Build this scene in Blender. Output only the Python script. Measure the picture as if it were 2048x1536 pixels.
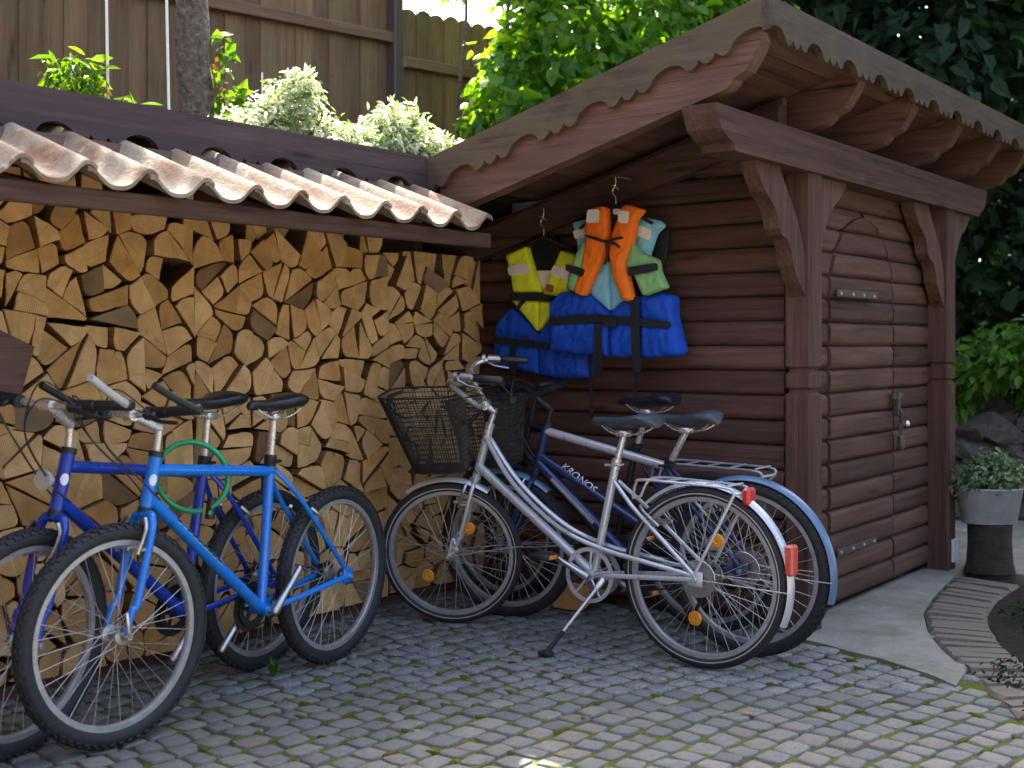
import bpy, bmesh, math, random
import numpy as np
from mathutils import Vector, Matrix

for o in list(bpy.data.objects):
    bpy.data.objects.remove(o, do_unlink=True)
scene = bpy.context.scene
COL = scene.collection
R = math.radians

# ------------------------------------------------------------------ camera
# x runs along the wood store and the shed front, y runs back into the place
cam_d = bpy.data.cameras.new('camera')
cam = bpy.data.objects.new('camera', cam_d)
COL.objects.link(cam)
cam.location = (0, 0, 1.2)
cam.rotation_euler = (R(90), 0, R(37.44 - 90))
cam_d.sensor_width = 36
cam_d.lens = 43.07
cam_d.shift_y = -0.03955
cam_d.clip_start = 0.05
cam_d.clip_end = 400
cam_d.dof.use_dof = True
cam_d.dof.focus_distance = 4.8
cam_d.dof.aperture_fstop = 2.8
scene.camera = cam

# ------------------------------------------------------------------ sky, sun, exposure
SUN_DIR = Vector((0.425, 0.455, 0.782)).normalized()
world = bpy.data.worlds.new('World')
scene.world = world
world.use_nodes = True
wn = world.node_tree.nodes
wl = world.node_tree.links
wn.clear()
sky = wn.new('ShaderNodeTexSky')
sky.sky_type = 'NISHITA'
sky.sun_disc = False
sky.sun_elevation = math.asin(SUN_DIR.z)
sky.sun_rotation = math.atan2(SUN_DIR.x, SUN_DIR.y)
sky.air_density = 0.8
sky.dust_density = 5.0
sky.ozone_density = 0.5
bg = wn.new('ShaderNodeBackground')
bg.inputs['Strength'].default_value = 0.15
wo = wn.new('ShaderNodeOutputWorld')
wl.new(sky.outputs[0], bg.inputs['Color'])
wl.new(bg.outputs[0], wo.inputs['Surface'])
sun_d = bpy.data.lights.new('sun', 'SUN')
sun_d.energy = 4.0
sun_d.angle = R(0.55)
sun_d.color = (1.0, 0.93, 0.82)
sun = bpy.data.objects.new('sun', sun_d)
COL.objects.link(sun)
sun.rotation_euler = SUN_DIR.to_track_quat('Z', 'Y').to_euler()
sun.location = (3, 3, 12)
scene.view_settings.view_transform = 'Standard'
scene.view_settings.look = 'None'
scene.view_settings.exposure = 2.65
scene.view_settings.gamma = 1.0
scene.view_settings.use_curve_mapping = False

# ------------------------------------------------------------------ materials
def new_mat(name):
    m = bpy.data.materials.new(name)
    m.use_nodes = True
    m.node_tree.nodes.clear()
    return m, m.node_tree.nodes, m.node_tree.links


def coords(nodes, links, scale=(1, 1, 1), rnd=True, space='Object'):
    tc = nodes.new('ShaderNodeTexCoord')
    mp = nodes.new('ShaderNodeMapping')
    mp.inputs['Scale'].default_value = scale
    if rnd:
        oi = nodes.new('ShaderNodeObjectInfo')
        mu = nodes.new('ShaderNodeMath'); mu.operation = 'MULTIPLY'; mu.inputs[1].default_value = 37.0
        links.new(oi.outputs['Random'], mu.inputs[0])
        ad = nodes.new('ShaderNodeVectorMath'); ad.operation = 'ADD'
        links.new(tc.outputs[space], ad.inputs[0])
        links.new(mu.outputs[0], ad.inputs[1])
        links.new(ad.outputs[0], mp.inputs['Vector'])
    else:
        links.new(tc.outputs[space], mp.inputs['Vector'])
    return mp.outputs[0]

def noise(nodes, links, vec, scale, detail=5, rough=0.6):
    n = nodes.new('ShaderNodeTexNoise')
    n.inputs['Scale'].default_value = scale
    n.inputs['Detail'].default_value = detail
    n.inputs['Roughness'].default_value = rough
    links.new(vec, n.inputs['Vector'])
    return n.outputs['Fac']

def ramp(nodes, links, fac, stops):
    r = nodes.new('ShaderNodeValToRGB')
    e = r.color_ramp.elements
    while len(e) > 2:
        e.remove(e[-1])
    e[0].position, e[0].color = stops[0][0], (*stops[0][1], 1)
    e[1].position, e[1].color = stops[1][0], (*stops[1][1], 1)
    for p, c in stops[2:]:
        x = e.new(p); x.color = (*c, 1)
    links.new(fac, r.inputs['Fac'])
    return r.outputs['Color']

def mix(nodes, links, a, b, fac, mode='MIX'):
    m = nodes.new('ShaderNodeMix'); m.data_type = 'RGBA'; m.blend_type = mode
    for sock, v in ((m.inputs[6], a), (m.inputs[7], b)):
        if isinstance(v, tuple):
            sock.default_value = (*v, 1)
        else:
            links.new(v, sock)
    if isinstance(fac, (int, float)):
        m.inputs[0].default_value = fac
    else:
        links.new(fac, m.inputs[0])
    return m.outputs[2]

def obj_tone(nodes, links, col, lo, hi):
    """per-object brightness variation"""
    oi = nodes.new('ShaderNodeObjectInfo')
    c = ramp(nodes, links, oi.outputs['Random'], [(0, (lo,) * 3), (1, (hi,) * 3)])
    return mix(nodes, links, col, c, 1.0, 'MULTIPLY')

def finish(m, nodes, links, col, rough=0.6, metallic=0.0, bump=None, bump_d=0.002, bump_s=1.0, spec=0.5, coat=0.0):
    b = nodes.new('ShaderNodeBsdfPrincipled')
    if isinstance(col, tuple):
        b.inputs['Base Color'].default_value = (*col, 1)
    else:
        links.new(col, b.inputs['Base Color'])
    if isinstance(rough, (int, float)):
        b.inputs['Roughness'].default_value = rough
    else:
        links.new(rough, b.inputs['Roughness'])
    b.inputs['Metallic'].default_value = metallic
    b.inputs['Specular IOR Level'].default_value = spec
    b.inputs['Coat Weight'].default_value = coat
    b.inputs['Coat Roughness'].default_value = 0.12
    if bump is not None:
        bn = nodes.new('ShaderNodeBump')
        bn.inputs['Distance'].default_value = bump_d
        bn.inputs['Strength'].default_value = bump_s
        links.new(bump, bn.inputs['Height'])
        links.new(bn.outputs[0], b.inputs['Normal'])
    out = nodes.new('ShaderNodeOutputMaterial')
    links.new(b.outputs[0], out.inputs['Surface'])
    return m

def wood_mat(name, c1, c2, axis, tone=(0.82, 1.15), rough=0.74, stain=None, fine=1.0):
    """painted or stained timber with grain along one axis"""
    m, n, l = new_mat(name)
    s = {'x': (0.9, 14, 14), 'y': (14, 0.9, 14), 'z': (14, 14, 0.9)}[axis]
    v = coords(n, l, s)
    g = noise(n, l, v, 3.2 * fine, 7, 0.65)
    col = ramp(n, l, g, [(0.3, c1), (0.7, c2)])
    s2 = tuple(q * 0.12 for q in s)
    v2 = coords(n, l, s2)
    big = noise(n, l, v2, 5.0, 3, 0.5)
    k = ramp(n, l, big, [(0.3, (0.78,) * 3), (0.7, (1.15,) * 3)])
    col = mix(n, l, col, k, 1.0, 'MULTIPLY')
    # knots
    vk = coords(n, l, {'x': (1.4, 9, 9), 'y': (9, 1.4, 9), 'z': (9, 9, 1.4)}[axis])
    vo = n.new('ShaderNodeTexVoronoi'); vo.inputs['Scale'].default_value = 1.3
    l.new(vk, vo.inputs['Vector'])
    kn = ramp(n, l, vo.outputs['Distance'], [(0.05, (0.38,) * 3), (0.19, (1,) * 3)])
    col = mix(n, l, col, kn, 1.0, 'MULTIPLY')
    # weathering splits along the grain
    cr = noise(n, l, coords(n, l, tuple(q * (0.35 if q < 2 else 3.2) for q in s)), 2.0, 2, 0.5)
    col = mix(n, l, col, ramp(n, l, cr, [(0.27, (0.42,) * 3), (0.36, (1,) * 3)]), 1.0, 'MULTIPLY')
    if stain:
        vs = coords(n, l, (1, 1, 1), False)
        sn = noise(n, l, vs, 6.0, 6, 0.65)
        f = ramp(n, l, sn, [(0.42, (0, 0, 0)), (0.66, (0.85,) * 3)])
        col = mix(n, l, col, stain, f)
    col = obj_tone(n, l, col, *tone)
    return finish(m, n, l, col, rough, bump=g, bump_d=0.0022, bump_s=0.9, spec=0.25)

def simple_mat(name, col, rough=0.5, metallic=0.0, var=0.12, scale=30, spec=0.5, bump=0.0, coat=0.0, dirt=None):
    m, n, l = new_mat(name)
    v = coords(n, l)
    g = noise(n, l, v, scale, 5)
    lo = tuple(c * (1 - var) for c in col); hi = tuple(min(1, c * (1 + var)) for c in col)
    c = ramp(n, l, g, [(0.3, lo), (0.7, hi)])
    if dirt:
        d = noise(n, l, v, dirt[2], 6, 0.7)
        f = ramp(n, l, d, [(dirt[1], (0, 0, 0)), (min(1, dirt[1] + 0.2), (1, 1, 1))])
        c = mix(n, l, c, dirt[0], f)
    rr = ramp(n, l, g, [(0.2, (max(0, rough - 0.07),) * 3), (0.8, (min(1, rough + 0.07),) * 3)])
    return finish(m, n, l, c, rr, metallic, bump=g if bump else None, bump_d=bump or 0.001, spec=spec, coat=coat)

def leaf_mat(name, dark, light, trans=0.4, tcol=None, rough=0.45, edge=None):
    m, n, l = new_mat(name)
    geo = n.new('ShaderNodeNewGeometry')
    c = ramp(n, l, geo.outputs['Random Per Island'], [(0.0, dark), (1.0, light)])
    oi = n.new('ShaderNodeObjectInfo')
    c = mix(n, l, c, ramp(n, l, oi.outputs['Random'], [(0, (0.85,) * 3), (1, (1.15,) * 3)]), 1.0, 'MULTIPLY')
    if edge:
        e = n.new('ShaderNodeMath'); e.operation = 'FRACT'
        mu = n.new('ShaderNodeMath'); mu.operation = 'MULTIPLY'; mu.inputs[1].default_value = 13.7
        l.new(geo.outputs['Random Per Island'], mu.inputs[0]); l.new(mu.outputs[0], e.inputs[0])
        f = ramp(n, l, e.outputs[0], [(1 - edge[1] - 0.02, (0, 0, 0)), (1 - edge[1], (1, 1, 1))])
        c = mix(n, l, c, edge[0], f)
    b = n.new('ShaderNodeBsdfPrincipled')
    l.new(c, b.inputs['Base Color'])
    b.inputs['Roughness'].default_value = rough
    b.inputs['Specular IOR Level'].default_value = 0.35
    t = n.new('ShaderNodeBsdfTranslucent')
    tc = mix(n, l, c, tcol or (1.6, 1.5, 0.35), 1.0, 'MULTIPLY')
    l.new(tc, t.inputs['Color'])
    mx = n.new('ShaderNodeMixShader'); mx.inputs[0].default_value = trans
    l.new(b.outputs[0], mx.inputs[1]); l.new(t.outputs[0], mx.inputs[2])
    out = n.new('ShaderNodeOutputMaterial'); l.new(mx.outputs[0], out.inputs['Surface'])
    return m

M = {}
for ax in 'xyz':
    M['stain_' + ax] = wood_mat('stained_brown_timber_' + ax, (0.066, 0.032, 0.023), (0.138, 0.072, 0.053), ax, tone=(0.72, 1.25))
M['fascia_x'] = wood_mat('weathered_fascia_x', (0.048, 0.031, 0.021), (0.105, 0.073, 0.052), 'x', stain=(0.085, 0.068, 0.032))
M['fascia_y'] = wood_mat('weathered_fascia_y', (0.048, 0.031, 0.021), (0.105, 0.073, 0.052), 'y', stain=(0.085, 0.068, 0.032))
M['purple_x'] = wood_mat('stained_board_x', (0.05, 0.032, 0.033), (0.092, 0.06, 0.061), 'x', tone=(0.9, 1.1))
M['fence_z'] = wood_mat('fence_board', (0.115, 0.062, 0.03), (0.225, 0.13, 0.068), 'z', tone=(0.78, 1.2), stain=(0.15, 0.12, 0.06))
M['fence_x'] = wood_mat('fence_rail', (0.11, 0.06, 0.032), (0.19, 0.115, 0.07), 'x')
M['bare_z'] = wood_mat('raw_timber', (0.20, 0.10, 0.055), (0.32, 0.18, 0.10), 'z')
M['metal_post'] = simple_mat('brown_painted_metal', (0.06, 0.04, 0.045), 0.5)

def endgrain(name, c1, c2, grey):
    m, n, l = new_mat(name)
    v = coords(n, l, (1, 1, 1), False)
    w = n.new('ShaderNodeTexWave'); w.wave_type = 'RINGS'; w.rings_direction = 'Y'
    w.inputs['Scale'].default_value = 45; w.inputs['Distortion'].default_value = 2.0
    w.inputs['Detail'].default_value = 3; w.inputs['Detail Scale'].default_value = 2
    l.new(v, w.inputs['Vector'])
    c = ramp(n, l, w.outputs['Fac'], [(0.0, c1), (1.0, c2)])
    vr = coords(n, l, (1, 1, 1))
    a = noise(n, l, vr, 9, 5, 0.6)
    c = mix(n, l, c, ramp(n, l, a, [(0.3, (0.72, 0.66, 0.58)), (0.65, (1.1, 1.06, 1.0))]), 1.0, 'MULTIPLY')
    f = noise(n, l, coords(n, l, (60, 60, 220)), 2, 4, 0.7)
    c = mix(n, l, c, ramp(n, l, f, [(0.3, (0.86,) * 3), (0.7, (1.08,) * 3)]), 1.0, 'MULTIPLY')
    oi = n.new('ShaderNodeObjectInfo')
    tint = ramp(n, l, oi.outputs['Random'], [(0.0, (0.66, 0.58, 0.50)), (0.2, (0.95, 0.86, 0.72)), (0.5, (1.0, 1.0, 1.0)), (0.8, (1.16, 1.13, 1.18)), (1.0, (0.84, 0.72, 0.58))])
    c = mix(n, l, c, tint, 1.0, 'MULTIPLY')
    st = noise(n, l, vr, 16, 6, 0.7)
    c = mix(n, l, c, grey, ramp(n, l, st, [(0.60, (0, 0, 0)), (0.82, (0.8,) * 3)]))
    # drying cracks
    vo = n.new('ShaderNodeTexVoronoi'); vo.feature = 'DISTANCE_TO_EDGE'; vo.inputs['Scale'].default_value = 5
    l.new(coords(n, l, (1, 0.05, 1)), vo.inputs['Vector'])
    ck = ramp(n, l, vo.outputs['Distance'], [(0.004, (0.45,) * 3), (0.016, (1,) * 3)])
    c = mix(n, l, c, ck, 0.22, 'MULTIPLY')
    return finish(m, n, l, c, 0.8, bump=f, bump_d=0.0018, spec=0.2)

M['endgrain'] = endgrain('sawn_log_end', (0.62, 0.37, 0.155), (0.79, 0.52, 0.25), (0.26, 0.18, 0.11))
M['endgrain_old'] = endgrain('weathered_log_end', (0.22, 0.145, 0.085), (0.33, 0.225, 0.135), (0.10, 0.09, 0.075))
M['log_side'] = wood_mat('split_log_side', (0.12, 0.062, 0.028), (0.27, 0.155, 0.072), 'y', tone=(0.6, 1.15), rough=0.85)

def cobble_mat():
    m, n, l = new_mat('granite_sett')
    v = coords(n, l)
    g = noise(n, l, v, 150, 4, 0.7)
    c = ramp(n, l, g, [(0.33, (0.185, 0.178, 0.158)), (0.5, (0.31, 0.298, 0.268)), (0.68, (0.46, 0.443, 0.402))])
    b = noise(n, l, v, 14, 5, 0.6)
    c = mix(n, l, c, ramp(n, l, b, [(0.3, (0.72, 0.74, 0.80)), (0.7, (1.2, 1.18, 1.13))]), 1.0, 'MULTIPLY')
    oi = n.new('ShaderNodeObjectInfo')
    c = mix(n, l, c, ramp(n, l, oi.outputs['Random'], [(0, (0.72, 0.75, 0.82)), (0.3, (1.0, 1.0, 1.0)), (0.55, (0.86, 0.9, 0.95)), (0.8, (1.2, 1.18, 1.13)), (1, (0.98, 0.92, 0.85))]), 1.0, 'MULTIPLY')
    d = noise(n, l, coords(n, l, (1, 1, 1), False), 2.3, 6, 0.7)
    c = mix(n, l, c, (0.115, 0.105, 0.065), ramp(n, l, d, [(0.52, (0, 0, 0)), (0.78, (0.7,) * 3)]))
    b2 = noise(n, l, v, 42, 6, 0.75)
    c = mix(n, l, c, ramp(n, l, b2, [(0.32, (0.6, 0.6, 0.58)), (0.5, (1, 1, 1)), (0.7, (1.22, 1.22, 1.2))]), 1.0, 'MULTIPLY')
    return finish(m, n, l, c, 0.7, bump=b2, bump_d=0.009, bump_s=0.9, spec=0.4)
M['cobble'] = cobble_mat()

def joint_mat():
    m, n, l = new_mat('mossy_joint_sand')
    v = coords(n, l, (1, 1, 1), False)
    a = noise(n, l, v, 3.5, 6, 0.65)
    g = noise(n, l, v, 90, 4, 0.7)
    soil = ramp(n, l, g, [(0.3, (0.06, 0.05, 0.034)), (0.7, (0.13, 0.108, 0.075))])
    moss = ramp(n, l, g, [(0.3, (0.06, 0.085, 0.014)), (0.7, (0.16, 0.195, 0.035))])
    c = mix(n, l, soil, moss, ramp(n, l, a, [(0.36, (0, 0, 0)), (0.52, (1, 1, 1))]))
    return finish(m, n, l, c, 0.95, bump=g, bump_d=0.012, spec=0.1)
M['joint'] = joint_mat()

def moss_mat():
    m, n, l = new_mat('green_moss')
    v = coords(n, l, (1, 1, 1), False)
    g = noise(n, l, v, 160, 4, 0.7)
    a = noise(n, l, v, 7, 3, 0.6)
    c = ramp(n, l, g, [(0.3, (0.05, 0.07, 0.012)), (0.7, (0.15, 0.175, 0.03))])
    c = mix(n, l, c, (0.13, 0.09, 0.03), ramp(n, l, a, [(0.5, (0, 0, 0)), (0.65, (0.8,) * 3)]))
    return finish(m, n, l, c, 0.95, bump=g, bump_d=0.006, spec=0.1)
M['moss'] = moss_mat()

def soil_mat(name, c1, c2, scale=25):
    m, n, l = new_mat(name)
    v = coords(n, l, (1, 1, 1), False)
    g = noise(n, l, v, scale, 8, 0.75)
    c = ramp(n, l, g, [(0.3, c1), (0.7, c2)])
    return finish(m, n, l, c, 0.95, bump=g, bump_d=0.03, spec=0.1)
M['soil'] = soil_mat('dark_soil', (0.02, 0.017, 0.012), (0.07, 0.058, 0.04))
M['yard'] = soil_mat('pale_yard_gravel', (0.16, 0.145, 0.12), (0.34, 0.31, 0.27), 40)

def concrete_mat():
    m, n, l = new_mat('worn_concrete')
    v = coords(n, l, (1, 1, 1), False)
    a = noise(n, l, v, 5, 7, 0.65)
    g = noise(n, l, v, 120, 3, 0.6)
    c = ramp(n, l, a, [(0.3, (0.185, 0.175, 0.145)), (0.7, (0.33, 0.315, 0.27))])
    c = mix(n, l, c, ramp(n, l, g, [(0.3, (0.85,) * 3), (0.7, (1.1,) * 3)]), 1.0, 'MULTIPLY')
    s = noise(n, l, v, 2.6, 5, 0.6)
    c = mix(n, l, c, (0.15, 0.155, 0.085), ramp(n, l, s, [(0.5, (0, 0, 0)), (0.68, (0.75,) * 3)]))
    return finish(m, n, l, c, 0.85, bump=g, bump_d=0.004, spec=0.25)
M['concrete'] = concrete_mat()
M['brick'] = simple_mat('worn_paving_brick', (0.165, 0.135, 0.108), 0.88, var=0.3, scale=22, bump=0.004, dirt=((0.13, 0.12, 0.075), 0.52, 7))
M['stone'] = simple_mat('fieldstone', (0.09, 0.08, 0.068), 0.9, var=0.45, scale=9, bump=0.02, dirt=((0.07, 0.075, 0.04), 0.52, 5))

def tile_mat():
    m, n, l = new_mat('weathered_clay_tile')
    v = coords(n, l)
    a = noise(n, l, v, 8, 6, 0.65)
    g = noise(n, l, v, 70, 4, 0.7)
    c = ramp(n, l, a, [(0.30, (0.20, 0.082, 0.042)), (0.42, (0.23, 0.15, 0.098)), (0.56, (0.27, 0.225, 0.16)), (0.75, (0.18, 0.155, 0.112))])
    c = mix(n, l, c, ramp(n, l, g, [(0.3, (0.8,) * 3), (0.7, (1.12,) * 3)]), 1.0, 'MULTIPLY')
    s = noise(n, l, v, 19, 5, 0.7)
    c = mix(n, l, c, (0.46, 0.45, 0.41), ramp(n, l, s, [(0.60, (0, 0, 0)), (0.70, (0.8,) * 3)]))
    c = obj_tone(n, l, c, 0.85, 1.12)
    return finish(m, n, l, c, 0.85, bump=g, bump_d=0.003, spec=0.25)
M['tile'] = tile_mat()

def paint(name, col, rough=0.3, metallic=0.0, coat=0.6):
    return simple_mat(name, col, rough, metallic, var=0.06, scale=60, coat=coat, dirt=(tuple(c * 0.55 + 0.02 for c in col), 0.66, 40))
M['blue'] = paint('bright_blue_enamel', (0.006, 0.19, 0.68))
M['darkblue'] = paint('deep_blue_enamel', (0.005, 0.04, 0.36))
M['navy'] = paint('navy_enamel', (0.012, 0.03, 0.11))
M['fenderblue'] = paint('steel_blue_mudguard', (0.10, 0.18, 0.31), 0.35)
M['silver'] = simple_mat('silver_lacquer', (0.64, 0.645, 0.66), 0.30, 0.45, var=0.05, scale=18)
M['chrome'] = simple_mat('worn_chrome', (0.70, 0.69, 0.67), 0.28, 0.75, var=0.08, scale=50)
M['alloy'] = simple_mat('brushed_alloy', (0.52, 0.51, 0.49), 0.36, 1.0, var=0.15, scale=60)
M['rim'] = simple_mat('dull_alloy_rim', (0.46, 0.455, 0.45), 0.42, 0.6, var=0.15, scale=40)
M['spoke'] = simple_mat('spoke_steel', (0.50, 0.48, 0.45), 0.42, 0.7, var=0.2, scale=60)
M['rubber'] = simple_mat('tyre_rubber', (0.022, 0.022, 0.024), 0.72, var=0.3, scale=40, bump=0.001, dirt=((0.06, 0.053, 0.045), 0.60, 14))
M['wall_rubber'] = simple_mat('reflective_tyre_line', (0.42, 0.41, 0.38), 0.6)
M['blackplastic'] = simple_mat('black_plastic', (0.018, 0.018, 0.019), 0.42, var=0.2)
M['saddle'] = simple_mat('black_vinyl', (0.016, 0.017, 0.022), 0.34, var=0.2, scale=90, bump=0.0006)
M['saddle_blue'] = simple_mat('worn_slate_vinyl', (0.045, 0.058, 0.075), 0.42, var=0.25, scale=30)
M['saddle_pink'] = simple_mat('faded_rose_vinyl', (0.22, 0.12, 0.11), 0.5, var=0.2)
M['blackmetal'] = simple_mat('black_wire', (0.02, 0.02, 0.021), 0.45, 0.2, var=0.2)
M['amber'] = simple_mat('amber_reflector', (0.72, 0.26, 0.012), 0.22, var=0.15, scale=250, coat=0.5)
M['red'] = simple_mat('red_reflector', (0.55, 0.02, 0.018), 0.22, var=0.2, scale=220, coat=0.5)
M['redlight'] = simple_mat('pale_red_reflector', (0.62, 0.085, 0.055), 0.3, var=0.2, scale=220, coat=0.4)
M['clearlens'] = simple_mat('clear_reflector', (0.55, 0.55, 0.54), 0.18, 0.3, var=0.2, scale=200)
M['green_lock'] = simple_mat('green_vinyl_sleeve', (0.012, 0.33, 0.12), 0.3, var=0.08, coat=0.4)
M['white_print'] = simple_mat('white_print', (0.72, 0.74, 0.76), 0.4)
M['cyan_print'] = simple_mat('pale_cyan_print', (0.36, 0.58, 0.66), 0.4)
M['grey_print'] = simple_mat('pale_grey_print', (0.42, 0.43, 0.47), 0.4, var=0.3, scale=80)
M['palegreen_print'] = simple_mat('pale_green_print', (0.42, 0.55, 0.38), 0.4)
M['dark_print'] = simple_mat('dark_print', (0.012, 0.02, 0.03), 0.4)
M['yellow_print'] = simple_mat('yellow_print', (0.62, 0.55, 0.05), 0.4)

def cloth(name, col, var=0.12):
    m, n, l = new_mat(name)
    v = coords(n, l)
    a = noise(n, l, v, 11, 4, 0.55)
    w = noise(n, l, v, 420, 2, 0.5)
    c = ramp(n, l, a, [(0.3, tuple(q * (1 - var) for q in col)), (0.7, tuple(min(1, q * (1 + var)) for q in col))])
    c = mix(n, l, c, ramp(n, l, w, [(0.3, (0.9,) * 3), (0.7, (1.06,) * 3)]), 1.0, 'MULTIPLY')
    return finish(m, n, l, c, 0.7, bump=a, bump_d=0.014, bump_s=0.8, spec=0.3)
M['c_yellow'] = cloth('fluorescent_yellow_nylon', (0.82, 0.96, 0.035))
M['c_orange'] = cloth('fluorescent_orange_nylon', (0.95, 0.19, 0.012))
M['c_green'] = cloth('leaf_green_nylon', (0.24, 0.48, 0.19))
M['c_cyan'] = cloth('pale_cyan_nylon', (0.24, 0.60, 0.72))
M['c_blue'] = cloth('royal_blue_nylon', (0.008, 0.075, 0.50))
M['c_black'] = cloth('black_nylon', (0.012, 0.012, 0.016))
M['c_web'] = cloth('black_webbing', (0.02, 0.02, 0.022))
M['c_white'] = cloth('reflective_white_tape', (0.84, 0.80, 0.77), 0.05)
M['c_badge'] = cloth('woven_red_badge', (0.35, 0.10, 0.06), 0.3)
M['iron'] = simple_mat('dark_iron', (0.10, 0.085, 0.07), 0.55, 0.6, var=0.3, scale=40)
M['zinc'] = simple_mat('galvanised_zinc', (0.46, 0.48, 0.50), 0.45, 0.5, var=0.18, scale=12)
M['white_plastic'] = simple_mat('white_plastic', (0.62, 0.63, 0.64), 0.4, var=0.08)
M['string'] = simple_mat('white_cord', (0.75, 0.72, 0.66), 0.7, var=0.1)
M['bark'] = simple_mat('rough_bark', (0.12, 0.088, 0.07), 0.95, var=0.6, scale=36, bump=0.035, dirt=((0.30, 0.26, 0.23), 0.55, 30))
M['barkdark'] = simple_mat('dark_bark', (0.045, 0.035, 0.028), 0.95, var=0.45, scale=28, bump=0.02)
M['stumpwood'] = simple_mat('old_stump', (0.042, 0.03, 0.022), 0.95, var=0.45, scale=22, bump=0.015)
M['leaf_vine'] = leaf_mat('bright_vine_leaf', (0.045, 0.15, 0.03), (0.15, 0.29, 0.04), 0.62, (2.4, 2.0, 0.3))
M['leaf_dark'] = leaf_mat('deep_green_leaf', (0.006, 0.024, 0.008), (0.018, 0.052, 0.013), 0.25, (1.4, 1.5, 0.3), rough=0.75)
M['leaf_bush'] = leaf_mat('fresh_green_leaf', (0.045, 0.13, 0.015), (0.10, 0.21, 0.025), 0.4, (1.6, 1.6, 0.3))
M['leaf_varieg'] = leaf_mat('white_edged_leaf', (0.50, 0.55, 0.36), (0.80, 0.80, 0.68), 0.5, (1.15, 1.15, 0.85), edge=((0.14, 0.25, 0.06), 0.28))
M['leaf_tub'] = leaf_mat('grey_green_edged_leaf', (0.12, 0.20, 0.09), (0.38, 0.44, 0.28), 0.25, (1.2, 1.3, 0.6), edge=((0.06, 0.13, 0.05), 0.4))
M['leaf_maple'] = leaf_mat('yellow_green_leaf', (0.06, 0.16, 0.015), (0.14, 0.25, 0.03), 0.4, (1.7, 1.5, 0.3), edge=((0.13, 0.065, 0.03), 0.05))
M['leaf_dry'] = leaf_mat('fallen_leaf', (0.16, 0.075, 0.035), (0.32, 0.20, 0.10), 0.1)

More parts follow.
